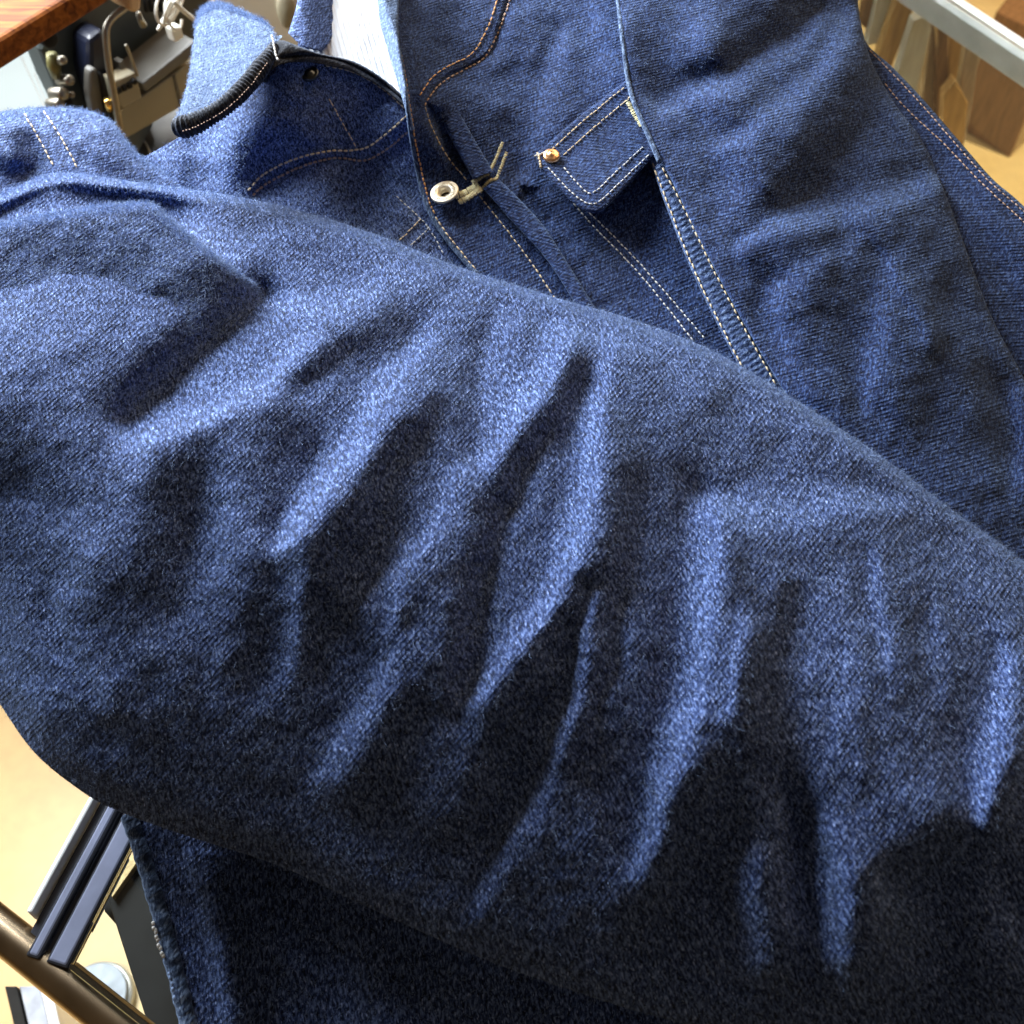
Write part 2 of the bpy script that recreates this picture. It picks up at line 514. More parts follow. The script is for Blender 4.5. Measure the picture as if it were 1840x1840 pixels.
# ------------------------------------------------------------------ the setting: floor
def floor_mat():
    m, nt, b = new_mat('warm_floor')
    tc = node(nt, 'ShaderNodeTexCoord').outputs['Object']
    n = node(nt, 'ShaderNodeTexNoise'); n.inputs['Scale'].default_value = 2.2; n.inputs['Detail'].default_value = 5
    nt.links.new(tc, n.inputs['Vector'])
    n2 = node(nt, 'ShaderNodeTexNoise'); n2.inputs['Scale'].default_value = 45; n2.inputs['Detail'].default_value = 4
    nt.links.new(tc, n2.inputs['Vector'])
    r = ramp(nt, n.outputs['Fac'], [(0.35, (0.50, 0.33, 0.13)), (0.65, (0.60, 0.44, 0.21))])
    r2 = ramp(nt, n2.outputs['Fac'], [(0.3, (0.9, 0.9, 0.9)), (0.7, (1.08, 1.07, 1.05))])
    c = mixc(nt, 'MULTIPLY', 0.7, r.outputs[0], r2.outputs[0])
    nt.links.new(c, b.inputs['Base Color'])
    b.inputs['Roughness'].default_value = 0.4
    return m
FLOOR = mesh_obj('floor', [(-6, -5, 0), (6, -5, 0), (6, 9, 0), (-6, 9, 0)], [(0, 1, 2, 3)], floor_mat(), None, False)
tag(FLOOR, 'warm honey coloured polished shop floor', None, None, 'structure')

# ------------------------------------------------------------------ THE JACKET
JK = empty('denim_jacket', (0, 0, 0))
tag(JK, 'napped indigo denim jacket laid across the glass table with one sleeve folded over its front', 'jacket')

# --- strokes: (slope towards the window, width, path).  positive = faces the window
M_STROKES = [
    (+0.85, 34, [(480, 545), (590, 555), (680, 510)]),
    (+1.0, 34, [(560, 610), (470, 690), (380, 730), (250, 775)]),
    (-0.70, 30, [(800, 505), (720, 570), (630, 622), (520, 690)]),
    (+1.15, 32, [(760, 610), (690, 690), (640, 790), (570, 880), (515, 975)]),
    (-0.65, 30, [(900, 535), (868, 600), (840, 680), (828, 800)]),
    (-1.15, 32, [(785, 715), (725, 795), (665, 890), (605, 990), (570, 1090), (555, 1180)]),
    (+1.15, 26, [(1012, 590), (965, 680), (925, 755), (870, 830)]),
    (+0.35, 26, [(930, 560), (905, 680), (870, 760)]),
    (-1.25, 34, [(1035, 645), (1000, 745), (932, 825), (890, 925), (852, 1055), (832, 1180), (805, 1265)]),
    (+1.05, 28, [(1065, 700), (1055, 850), (1032, 965), (985, 1060), (905, 1180), (850, 1258)]),
    (+0.55, 24, [(815, 850), (765, 960), (720, 1010), (645, 1085)]),
    (+0.50, 24, [(920, 920), (890, 1060), (862, 1200)]),
    (-1.15, 40, [(1050, 1040), (1000, 1130), (960, 1230), (900, 1330), (850, 1480)]),
    (-0.60, 34, [(960, 1260), (880, 1400), (800, 1500)]),
    (+0.95, 20, [(1065, 1060), (1040, 1160), (1010, 1300), (965, 1420), (900, 1540), (850, 1640)]),
    (-0.85, 32, [(1130, 850), (1115, 960), (1105, 1090), (1085, 1240), (1030, 1380)]),
    (-0.75, 60, [(300, 860), (290, 960), (250, 1060)]),
    (-0.45, 50, [(345, 850), (335, 990), (300, 1080)]),
    (+0.35, 44, [(420, 800), (400, 930), (380, 1030)]),
    (-0.10, 46, [(0, 790), (120, 820), (200, 870)]),
    (+0.40, 40, [(30, 900), (120, 960), (150, 1060)]),
    (+0.35, 60, [(-40, 980), (10, 1120), (60, 1240)]),
    (-0.65, 46, [(1300, 700), (1240, 810), (1220, 930)]),
    (-0.45, 40, [(1180, 650), (1150, 740), (1140, 850)]),
    (-0.40, 40, [(1380, 780), (1340, 830), (1290, 870)]),
    (+0.55, 34, [(1275, 905), (1400, 925), (1520, 905), (1610, 905)]),
    (+1.05, 34, [(1275, 900), (1262, 1060), (1250, 1210), (1200, 1380), (1145, 1560)]),
    (-0.85, 36, [(1420, 1060), (1378, 1190), (1380, 1340), (1405, 1500)]),
    (-0.50, 36, [(1330, 1020), (1345, 1130), (1330, 1250)]),
    (+0.15, 60, [(1480, 1050), (1500, 1180), (1520, 1300)]),
    (-0.85, 46, [(1300, 1385), (1235, 1480), (1190, 1600), (1120, 1700)]),
    (+0.8, 44, [(1340, 1520), (1330, 1620), (1360, 1720)]),
    (+1.05, 44, [(1470, 1480), (1485, 1570), (1500, 1700)]),
    (-0.75, 40, [(1420, 1480), (1410, 1600), (1430, 1700)]),
    (-1.15, 60, [(1700, 1520), (1620, 1600), (1600, 1760), (1600, 1900)]),
    (-0.7, 40, [(1760, 1480), (1660, 1510), (1580, 1560)]),
    (+0.95, 30, [(1815, 1180), (1780, 1330), (1765, 1470)]),
    (-0.8, 46, [(1860, 1320), (1820, 1450), (1790, 1600)]),
    (+0.45, 40, [(1740, 1600), (1750, 1720), (1760, 1840)]),
    (-0.65, 40, [(770, 1210), (710, 1320), (640, 1450)]),
    (+0.45, 30, [(690, 1220), (640, 1320), (580, 1400)]),
    (-0.5, 36, [(490, 1010), (460, 1110), (430, 1200)]),
    (+0.30, 30, [(540, 1050), (530, 1140), (500, 1230)]),
    (-0.70, 20, [(110, 335), (220, 345), (340, 365), (470, 400)]),
    (+0.30, 40, [(700, 470), (900, 540), (1090, 600)]),
    (-0.35, 40, [(520, 430), (600, 455), (700, 500)]),
    (+0.5, 17, [(905, 560), (880, 640), (870, 720)]), (+0.5, 17, [(1100, 580), (1080, 680), (1075, 760)]),
    (+0.65, 17, [(760, 960), (720, 1040), (690, 1120)]), (+0.45, 17, [(640, 640), (560, 700)]), (+0.5, 18, [(590, 830), (540, 900), (500, 990)]),
    (+0.6, 17, [(1130, 1080), (1110, 1200), (1080, 1300)]), (+0.45, 17, [(1000, 760), (960, 860), (930, 930)]), (+0.5, 19, [(700, 1180), (650, 1260), (600, 1340)]),
    (+0.5, 19, [(1330, 1080), (1320, 1200), (1300, 1300)]), (+0.45, 22, [(1560, 1000), (1580, 1100), (1600, 1200)]), (+0.4, 20, [(1680, 1100), (1690, 1250)]),
    (+0.5, 19, [(330, 760), (420, 730), (500, 690)]), (+0.4, 22, [(100, 1060), (130, 1160), (190, 1260)]), (-0.4, 16, [(1200, 1000), (1190, 1120), (1170, 1240)]),
    (-0.4, 16, [(690, 640), (640, 720), (600, 800)]), (-0.4, 15, [(985, 1000), (950, 1080), (930, 1150)]), (-0.35, 18, [(1560, 1280), (1570, 1380)]),
    (+0.3, 36, [(1640, 960), (1740, 1060), (1800, 1180)]),
    (-0.35, 40, [(1500, 820), (1600, 870), (1700, 960)]),
]
R_M = relief(M_STROKES, 0.085, 11)
M_TOP = [(-150, 440), (-40, 372), (30, 335), (110, 310), (250, 328), (420, 352), (560, 385), (700, 430), (820, 478), (1000, 535), (1130, 572), (1270, 625), (1400, 700), (1540, 790), (1680, 890), (1840, 1010), (1990, 1140)]
M_BOT = [(-150, 1010), (-70, 1150), (0, 1265), (60, 1350), (130, 1410), (200, 1452), (330, 1500), (500, 1555), (650, 1625), (850, 1715), (1000, 1770), (1200, 1832), (1500, 1900), (1990, 2010)]
M_TOPs = spline(M_TOP, 70); M_BOTs = spline(M_BOT, 70)
GROOVE1 = spline([(-150, 452), (0, 402), (140, 376), (262, 363), (300, 386), (350, 430), (430, 490)], 40)
GROOVE2 = spline([(470, 545), (400, 602), (310, 682), (235, 750)], 30)
def h_main(P):
    a, _, _ = dist_poly(P, M_TOPs); b, _, _ = dist_poly(P, M_BOTs)
    w = a / (a + b + 1e-6)
    h = hermite(w, [0, .012, .04, .10, .25, .42, .60, .78, .90, .97, 1.0],
                [.046, .055, .063, .073, .091, .099, .092, .072, .052, .038, .028])
    fade = sstep(a, 0, 60) * sstep(b, 0, 50)
    h = h + samp(R_M, P) * MPP * (0.25 + 0.75 * fade)
    h += -0.012 * sstep(P[:, 0], 1500, 1900)
    d, _, par = dist_poly(P, GROOVE1); h = h - 0.013 * np.exp(-0.5 * (d / 32.0) ** 2) * sstep(a, 6, 34) * (1 - sstep(par, 0.72, 1.0))
    d, _, _ = dist_poly(P, GROOVE2); h = h - 0.012 * np.exp(-0.5 * (d / 34.0) ** 2)
    return h
sleeve, vf_m = panel('sleeve', (M_TOP, M_BOT, [(-150, 440), (-150, 1010)], [(1990, 1140), (1990, 2010)]), 470, 260, h_main, DEN, JK, rot=-0.32, hem=0.004, tuck=60, fall=0.03)

# folded-over end of the sleeve (upper left)
FL_TOP = [(-150, 452), (0, 402), (140, 376), (262, 363), (300, 386), (350, 430), (420, 482), (487, 531)]
FL_RIGHT = [(487, 531), (400, 602), (310, 682), (215, 765)]
FL_TOPs = spline(FL_TOP, 50); FL_RIGHTs = spline(FL_RIGHT, 40)
R_F = relief([(-0.45, 40, [(420, 540), (350, 610), (270, 700)]), (+0.35, 40, [(330, 590), (250, 640), (150, 690)]),
              (-0.2, 60, [(60, 430), (200, 460), (330, 490)]), (+0.3, 40, [(20, 600), (80, 660), (140, 720)]),
              (-0.3, 40, [(-20, 500), (40, 560)])], 0.12, 21)
FL_BOT = [(-150, 880), (20, 835), (215, 765)]
FL_BOTs = spline(FL_BOT, 30)
def h_flap(P):
    t, _, _ = dist_poly(P, FL_TOPs); r, _, _ = dist_poly(P, FL_RIGHTs); b, _, _ = dist_poly(P, FL_BOTs)
    l = 0.014 * sstep(b, 0, 260) * sstep(r, 0, 150) + 0.0015 * sstep(b, 0, 60) - 0.0012
    R = 22.0
    for d in (t,):
        q = np.clip(1 - d / R, 0, 1)
        l = l - 0.006 * (1 - np.sqrt(np.clip(1 - q * q, 0, 1)))
    # rests on a smoothed version of the sleeve under it
    a, _, _ = dist_poly(P, M_TOPs)
    base = 0.078 - 0.006 * sstep(t, 0, 240) + 0.016 * sstep(t, 160, 480)
    k = sstep(b, 0, 150) * sstep(r, 0, 120)
    return (h_main(P) * (1 - k) + base * k) + l + samp(R_F, P) * MPP * k
sl_fold, vf_f = panel('sleeve_fold', (FL_TOP, FL_BOT, [(-150, 452), (-150, 880)], FL_RIGHT), 220, 150, h_flap, DEN, JK, rot=-0.2, hem=0.002, tuck=30, fall=0.006)

# --- body of the jacket
def make_h(base, rel=None, rolls=(), steps=(), extra=None, grooves=()):
    grooves = [(spline(p, 40), A, sg) for p, A, sg in grooves]
    rolls = [(spline(p, 40), R, dz) for p, R, dz in rolls]
    steps = [(spline(p, 40), A, tau) for p, A, tau in steps]
    def f(P):
        P = np.asarray(P, float)
        h = base(P) if callable(base) else np.full(len(P), float(base))
        if rel is not None: h = h + samp(rel, P) * MPP
        for pl, R, dz in rolls:
            d, _, _ = dist_poly(P, pl)
            q = np.clip(1 - d / R, 0, 1)
            h = h - dz * (1 - np.sqrt(np.clip(1 - q * q, 0, 1)))
        for pl, A, tau in steps:
            d, s, par = dist_poly(P, pl, True)
            sd = d * s
            endf = np.clip(np.minimum(par, 1 - par) * 8, 0, 1)
            h = h - A * endf * sstep(sd, -2, 4) * np.exp(-np.clip(sd, 0, None) / tau)
        for pl, A, sg in grooves:
            d, _, par = dist_poly(P, pl)
            h = h - A * np.exp(-0.5 * (d / (sg * np.clip(np.minimum(par, 1 - par) * 5 + 0.25, 0, 1))) ** 2)
        if extra is not None: h = h + extra(P)
        return h
    return f

# under layer: back of the jacket, spread on the table
R_B = relief([(-0.5, 30, [(1760, 420), (1800, 560), (1850, 650)]), (+0.3, 30, [(1720, 300), (1780, 400)])], 0.10, 31)
B_RIGHT = [(1540, -90), (1543, 20), (1556, 76), (1604, 121), (1661, 181), (1732, 263), (1785, 323), (1842, 373), (1960, 500), (2040, 900), (2060, 1500), (2000, 2040)]
h_back = make_h(lambda P: 0.006 - 0.06 * sstep(P[:, 1], 1350, 1600) * (1 - sstep(P[:, 0], 900, 1500)), R_B, rolls=[(B_RIGHT, 12, 0.003)])
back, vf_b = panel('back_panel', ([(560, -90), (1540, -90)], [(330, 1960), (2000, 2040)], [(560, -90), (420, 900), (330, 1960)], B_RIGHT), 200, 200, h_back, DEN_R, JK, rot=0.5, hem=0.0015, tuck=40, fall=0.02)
stitches('seam_stitching', [(1562, 90), (1598, 126), (1654, 186), (1724, 266), (1778, 326), (1850, 388)], h_back, M_THRB, back, pitch=10, rad=0.00048, jitter=0.4)
stitches('seam_stitching', [(1590, 150), (1611, 176), (1648, 214), (1700, 262), (1760, 325), (1850, 408)], h_back, M_THRB, back, pitch=10, rad=0.00048, jitter=0.4)

# right-hand body panel (shoulder and side)
RP_LEFT = [(1098, -90), (1110, 0), (1122, 90), (1136, 168), (1170, 250), (1212, 335), (1262, 440), (1325, 560), (1415, 715), (1560, 960)]
RP_RIGHT = [(1535, -90), (1542, 10), (1556, 80), (1575, 130), (1612, 192), (1652, 245), (1684, 311), (1727, 424), (1779, 563), (1840, 680), (1930, 860), (2080, 1300)]
R_R = relief([
    (+1.0, 22, [(1490, 30), (1400, 90), (1300, 150), (1190, 195)]), (-1.0, 40, [(1460, -20), (1390, 30), (1330, 90), (1250, 120)]),
    (-0.5, 34, [(1150, 60), (1165, 140), (1210, 170)]), (+0.4, 30, [(1230, 20), (1260, 80), (1240, 110)]),
    (-0.95, 44, [(1560, 130), (1500, 230), (1440, 300), (1400, 350)]), (+1.0, 22, [(1700, 320), (1600, 355), (1520, 375), (1400, 405), (1330, 440)]),
    (-0.5, 26, [(1640, 240), (1630, 290), (1600, 320)]),
    (+0.6, 24, [(1590, 470), (1580, 560), (1565, 650), (1560, 740)]), (+0.5, 18, [(1600, 480), (1640, 560), (1665, 612)]),
    (-0.5, 30, [(1690, 480), (1680, 560), (1690, 600)]), (-0.35, 30, [(1490, 440), (1500, 540), (1510, 640), (1540, 720)]),
    (+0.5, 26, [(1400, 520), (1400, 600), (1440, 690)]), (-0.3, 26, [(1360, 460), (1370, 520), (1350, 560)]),
    (-0.4, 34, [(1680, 620), (1660, 710), (1650, 790)]), (+0.7, 24, [(1830, 700), (1835, 800), (1830, 880)]), (-0.6, 30, [(1760, 640), (1780, 740), (1790, 820)]),
    (+0.4, 40, [(1280, 240), (1330, 300), (1300, 380)]), (+0.7, 18, [(1540, 20), (1480, 120), (1400, 200), (1300, 260)]), (+0.5, 18, [(1560, 420), (1470, 460), (1380, 520)]),
], 0.11, 41, neg=0.7)
def base_r(P):
    l, _, _ = dist_poly(P, spline(RP_LEFT, 30)); r, _, _ = dist_poly(P, spline(RP_RIGHT, 30))
    w = l / (l + r + 1e-6)
    return 0.044 + 0.010 * np.sin(np.pi * np.clip(w, 0, 1)) - 0.030 * w
h_right = make_h(base_r, R_R, rolls=[(RP_LEFT, 9, 0.0025), (RP_RIGHT, 24, 0.006)])
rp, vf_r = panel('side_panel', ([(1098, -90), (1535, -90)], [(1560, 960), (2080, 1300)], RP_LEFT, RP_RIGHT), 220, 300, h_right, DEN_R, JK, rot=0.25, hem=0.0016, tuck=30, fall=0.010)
# turned edge (pale piping) of that panel
pe = spline([(1100, -60), (1110, 0), (1121, 90), (1134, 168), (1168, 250), (1185, 290)], 120)
tag(tube('turned_edge', at(pe, h_right(pe) + 0.0003), 0.0015, DEN_L, rp, ks=8), 'pale turned edge')

# front with yoke, placket and pleats (viewer's right)
FR_LEFT = [(676, -90), (690, 0), (714, 80), (728, 160), (742, 260), (764, 360), (800, 425), (850, 488), (930, 600)]
FR_LEFTs = spline(FR_LEFT, 40)
R_FR = relief([
    (+0.65, 26, [(1010, 60), (985, 150), (960, 240), (945, 320)]), (-0.7, 30, [(985, 40), (975, 100), (1000, 130)]),
    (-0.5, 26, [(905, 200), (895, 260), (920, 300)]), (+0.4, 26, [(1060, 20), (1080, 90), (1100, 130)]), (-0.5, 22, [(960, 240), (965, 290)]),
    (+0.3, 30, [(860, 150), (900, 180)]), (-0.6, 30, [(800, 20), (800, 80), (770, 120)]), (+0.4, 24, [(830, 380), (870, 430), (920, 500)]),
    (-0.35, 24, [(800, 370), (850, 380)]), (-0.4, 20, [(960, 420), (985, 470)]), (+0.4, 24, [(1120, 400), (1160, 520), (1230, 600)]),
    (-0.35, 30, [(1070, 380), (1120, 420)]),
], 0.12, 51)
FR_STEPS = [([(752, 195), (775, 160), (800, 135), (850, 112), (880, 88), (896, 40), (915, -30)], 0.0030, 12)]
def base_fr(P):
    d, _, _ = dist_poly(P, FR_LEFTs)
    return 0.012 + 0.010 * sstep(P[:, 1], 520, -50) + 0.046 * np.exp(-d / 75.0) * sstep(P[:, 1], 350, 150)
FR_GROOVES = [([(770, 190), (800, 245), (838, 305)], 0.0055, 10), ([(871, 338), (912, 378), (950, 425)], 0.004, 7), ([(942, 340), (960, 372), (985, 410)], 0.004, 14)]
h_fr = make_h(base_fr, R_FR, rolls=[(FR_LEFT, 8, 0.0022)], steps=FR_STEPS, grooves=FR_GROOVES)
FR_RIGHT = [(1180, -90), (1210, 200), (1300, 450), (1420, 760)]
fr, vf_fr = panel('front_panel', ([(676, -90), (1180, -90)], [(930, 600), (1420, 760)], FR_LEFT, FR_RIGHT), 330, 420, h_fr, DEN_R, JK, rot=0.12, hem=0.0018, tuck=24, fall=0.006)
fe = spline([(690, 0), (714, 80), (728, 160), (742, 260), (764, 360), (800, 425), (856, 492)], 160)
tag(tube('turned_edge', at(fe, h_fr(fe) + 0.0002), 0.0016, DEN_L, fr, ks=8), 'pale worn front edge')
S = stitches
S('edge_stitching', [(721, 96), (735, 180), (748, 262), (768, 350), (782, 388)], h_fr, M_THRO, fr, pitch=9, rad=0.00055)
S('edge_stitching', [(782, 388), (806, 424), (858, 488)], h_fr, M_THR, fr, pitch=11)
S('placket_stitching', [(764, 192), (776, 228), (802, 278), (842, 328)], h_fr, M_THR, fr, pitch=11)
S('placket_stitching', [(862, 352), (910, 412), (952, 468), (1000, 540)], h_fr, M_THR, fr, pitch=11)
S('yoke_stitching', [(763, 192), (768, 180), (790, 152), (828, 128), (868, 106), (888, 72), (906, 30), (926, -30)], h_fr, M_THRB, fr, pitch=9, rad=0.0006)
S('yoke_stitching', [(754, 172), (776, 140), (804, 120), (845, 99), (864, 74), (882, 36), (902, -30)], h_fr, M_THRO, fr, pitch=10)
S('pocket_seam_stitching', [(1030, 365), (1065, 405), (1140, 482), (1205, 560), (1250, 618)], h_fr, M_THRW, fr, pitch=10)
S('pocket_seam_stitching', [(1050, 375), (1090, 412), (1160, 485), (1225, 560), (1272, 615)], h_fr, M_THRW, fr, pitch=10)
S('bar_tack', [(849, 331), (866, 318), (880, 312)], h_fr, M_THRY, fr, pitch=2.6, fill=1.0, rad=0.0005, jitter=0.3, cross=3.0, lift=0.0032)
S('bar_tack', [(862, 346), (878, 326), (894, 321)], h_fr, M_THRY, fr, pitch=2.6, fill=1.0, rad=0.0005, jitter=0.3, cross=3.0, lift=0.0032)
S('bar_tack', [(879, 310), (891, 285), (904, 254)], h_fr, M_THRY, fr, pitch=2.6, fill=1.0, rad=0.0005, jitter=0.3, cross=3.0, lift=0.0032)
S('bar_tack', [(892, 322), (902, 296), (911, 272)], h_fr, M_THRY, fr, pitch=2.6, fill=1.0, rad=0.0005, jitter=0.3, cross=3.0, lift=0.0032)

# pleats below the yoke: folded strips lying proud of the front
def pleat(L, R, n, lift, rolls):
    hf = make_h(lambda P: h_fr(P) * 0.35 + 0.65 * 0.018 + lift, None, rolls=rolls)
    T = [L[0], R[0]]; B = [L[-1], R[-1]]
    return panel('pleat', (T, B, L, R), 30, n, hf, DEN_R, JK, rot=0.9, hem=0.002, tuck=5, fall=0.003)
pL, pR = [(776, 178), (808, 245), (850, 322)], [(803, 156), (840, 228), (886, 308)]
pleat(pL, pR, 120, 0.0085, [(pL, 7, 0.003), (pR, 6, 0.003)])
pL, pR = [(868, 338), (915, 392), (985, 470), (1060, 590)], [(897, 322), (945, 370), (990, 425), (1092, 590)]
pleat(pL, pR, 160, 0.0060, [(pL, 8, 0.003), (pR, 6, 0.003)])

# armhole seam: felled strip that puckers between two rows of stitches
ST_L = [(1160, 255), (1176, 312), (1202, 385), (1240, 480), (1285, 575), (1350, 700)]
ST_R = [(1178, 262), (1212, 335), (1262, 440), (1325, 560), (1415, 715)]
ST_Ls = spline(ST_L, 40); ST_Rs = spline(ST_R, 40)
def pucker(P):
    l, _, par = dist_poly(P, ST_Ls); r, _, _ = dist_poly(P, ST_Rs)
    w = l / (l + r + 1e-6)
    ph = par * 500 / 12.0 * 2 * np.pi
    return 0.00028 * np.sin(ph + 2 * w + 1.5 * np.sin(par * 40)) * np.sin(np.pi * np.clip(w, 0, 1)) + 0.0015 * np.sin(np.pi * np.clip(w, 0, 1))
def base_st(P): return np.maximum(h_fr(P) + 0.004, 0.024)
h_st = make_h(base_st, None, rolls=[(ST_L, 6, 0.002)], extra=pucker)
st, vf_st = panel('armhole_seam', ([(1160, 255), (1178, 262)], [(1350, 700), (1415, 715)], ST_L, ST_R), 26, 300, h_st, DEN_S, JK, rot=0.6, hem=0.0015, tuck=10, fall=0.003)
S('seam_stitching', [(1172, 292), (1200, 366), (1240, 468), (1284, 562), (1340, 672)], h_st, M_THR, st, pitch=13, rad=0.00055)
S('seam_stitching', [(1190, 300), (1228, 372), (1272, 464), (1326, 568), (1398, 698)], h_st, M_THR, st, pitch=13, rad=0.00055)

# pocket flap
PF_T = [(968, 272), (1040, 210), (1120, 148), (1160, 118)]
PF_B = [(976, 308), (1010, 345), (1040, 372), (1062, 382), (1085, 376), (1130, 330), (1172, 285), (1215, 250)]
PF_C = [(962, 285), (968, 272), (1160, 118)]
def base_pf(P):
    return h_fr(P) * 0.15 + 0.85 * 0.020 + 0.0075 + 0.004 * sstep(P[:, 1] - 0.0 * P[:, 0], 230, 370)
PFl = [(968, 272), (964, 288), (976, 308)]
R_PF = relief([(-0.25, 20, [(1060, 240), (1100, 270)]), (0.25, 20, [(1040, 300), (1080, 330)])], 0.08, 61)
h_pf = make_h(base_pf, R_PF, rolls=[(PF_B, 7, 0.0022), (PF_T, 5, 0.0016), (PFl, 5, 0.0016)])
pf, vf_pf = panel('pocket_flap', (PF_T, PF_B, PFl, [(1160, 118), (1215, 250)]), 130, 80, h_pf, DEN_R, JK, rot=0.7, hem=0.0024, tuck=8, fall=0.002)
S('flap_stitching', [(992, 268), (1050, 216), (1128, 152)], h_pf, M_THR, pf, pitch=9)
S('flap_stitching', [(1012, 279), (1060, 236), (1135, 172)], h_pf, M_THR, pf, pitch=9)
S('flap_stitching', [(984, 300), (1015, 334), (1042, 358), (1062, 366), (1080, 360), (1120, 322), (1168, 276)], h_pf, M_THRW, pf, pitch=9)
S('flap_stitching', [(1012, 300), (1035, 326), (1056, 346), (1072, 342), (1110, 306), (1158, 262)], h_pf, M_THRW, pf, pitch=9)
S('worn_corner_thread', [(1126, 180), (1138, 202), (1154, 228)], h_pf, M_THRY, pf, pitch=2.6, fill=1.0, rad=0.0005, jitter=0.5, cross=4.0)
S('corner_tack', [(966, 274), (970, 290), (973, 306)], h_pf, M_THR, pf, pitch=5, fill=1.2, rad=0.0007)
S('corner_tack', [(960, 280), (972, 276), (984, 272)], h_pf, M_THRW, pf, pitch=5, fill=1.2, rad=0.0007)

# front with curved yoke (viewer's left)
FL2_TOP = [(215, 300), (262, 280), (320, 248), (400, 205), (470, 140), (505, 104), (560, 100), (625, 114), (685, 148), (742, 196)]
R_FL = relief([
    (-0.5, 30, [(470, 250), (440, 300), (430, 340)]), (+0.4, 26, [(400, 270), (380, 320)]), (+0.35, 30, [(560, 320), (520, 360)]),
    (-0.55, 26, [(650, 300), (620, 350), (640, 400)]), (+0.4, 24, [(690, 330), (720, 380)]), (-0.5, 22, [(740, 300), (735, 340)]),
    (+0.5, 26, [(300, 270), (280, 310)]), (-0.5, 24, [(340, 290), (330, 330)]),
], 0.13, 71)
NECKs = spline([(505, 104), (560, 100), (625, 114), (685, 148), (742, 196)], 40)
YL = [(430, 372), (470, 330), (530, 296), (600, 280), (662, 284), (700, 262), (745, 225)]
def base_fl(P):
    q = (P[:, 0] - 505) * 0.70 + (P[:, 1] - 95) * 0.72
    bump = 0.060 * np.exp(-np.clip(q, 0, None) / 120.0) * sstep(P[:, 0] + 0.35 * P[:, 1], 440, 590) * (1 - sstep(P[:, 1], 200, 360))
    return 0.012 + 0.006 * sstep(P[:, 1], 420, 120) - 0.006 * sstep(P[:, 0], 640, 800) + bump
h_fl = make_h(base_fl, R_FL, rolls=[(FL2_TOP[5:], 8, 0.003)], steps=[(YL, 0.0038, 14)])
fl, vf_fl = panel('front_panel', (FL2_TOP, [(190, 460), (500, 520), (900, 620)], [(215, 300), (190, 460)], [(742, 196), (770, 330), (800, 440), (900, 620)]), 280, 190, h_fl, DEN, JK, rot=-0.3, hem=0.002, tuck=20, fall=0.006)
S('yoke_stitching', [(452, 352), (480, 330), (540, 300), (602, 284), (655, 288), (700, 264), (745, 226)], h_fl, M_THRB, fl, pitch=9, rad=0.0009)
S('yoke_stitching', [(446, 342), (476, 312), (530, 286), (590, 272), (650, 268), (690, 244), (735, 204)], h_fl, M_THR, fl, pitch=10, rad=0.0008)
S('placket_stitching', [(590, 176), (606, 204), (640, 264)], h_fl, M_THR, fl, pitch=10, rad=0.00042)
S('neck_stitching', [(585, 118), (640, 132), (690, 162), (728, 196)], h_fl, M_THR, fl, pitch=11)
S('placket_stitching', [(712, 352), (750, 388), (772, 412), (800, 462)], h_fl, M_THRW, fl, pitch=9, rad=0.00042)
S('cross_tack', [(756, 393), (735, 415), (712, 438)], h_fl, M_THR, fl, pitch=7, fill=0.9)
S('cross_tack', [(772, 408), (752, 428), (732, 446)], h_fl, M_THRW, fl, pitch=7, fill=0.9)

# shoulder at the far left
SH_TOP = [(-150, 250), (-40, 222), (0, 203), (60, 194), (140, 196), (195, 214), (235, 262), (270, 292), (340, 322), (440, 356)]
R_S = relief([(-1.9, 24, [(30, 230), (45, 270), (30, 300)]), (+0.6, 18, [(-5, 215), (40, 225)]), (+0.4, 26, [(75, 250), (60, 300)]), (-1.2, 26, [(-10, 290), (45, 305)]), (+0.5, 26, [(140, 220), (170, 260)])], 0.12, 81)
h_sh = make_h(lambda P: 0.044 - 0.034 * sstep(P[:, 0], 120, 420), R_S, rolls=[(SH_TOP, 36, 0.012)])
sh, vf_sh = panel('shoulder', (SH_TOP, [(-150, 480), (440, 460)], [(-150, 250), (-150, 480)], [(440, 356), (440, 460)]), 180, 110, h_sh, DEN, JK, rot=0.3, hem=0.003, tuck=24, fall=0.02)
S('seam_stitching', [(42, 202), (60, 232), (80, 268), (100, 306)], h_sh, M_THR, sh, pitch=11)
S('seam_stitching', [(78, 198), (100, 232), (120, 266), (140, 304)], h_sh, M_THR, sh, pitch=11)

# collar flap standing up at the left
CO_TOP = [(352, 40), (362, 16), (392, 4), (440, 22), (480, 42), (497, 72)]
CO_BOT = [(312, 226), (345, 214), (400, 182), (450, 136), (497, 72)]
CO_L = [(352, 40), (345, 100), (334, 160), (312, 226)]
CO_R = [(497, 72), (497, 73)]
def base_co(P):
    d = (P[:, 0] - 340) * 0.62 + (P[:, 1] - 30) * 0.78
    return 0.056 + 0.040 * sstep(d, -20, 190)
R_CO = relief([(-0.5, 26, [(410, 40), (440, 60)]), (-0.3, 26, [(390, 100), (380, 140)]), (+0.3, 26, [(440, 90), (400, 150)])], 0.14, 91)
h_co = make_h(base_co, R_CO, rolls=[(CO_TOP, 16, 0.004), (CO_L, 14, 0.004)])
co, vf_co = panel('collar', (CO_TOP, CO_BOT, CO_L, [(497, 72), (499, 74), (497, 72)]), 110, 110, h_co, DEN_L, JK, rot=0.1, hem=0.003, tuck=12, fall=0.004)
ce = spline([(318, 230), (350, 222), (402, 192), (446, 150), (478, 108), (493, 84)], 160)
hh = h_co(ce) - 0.0035
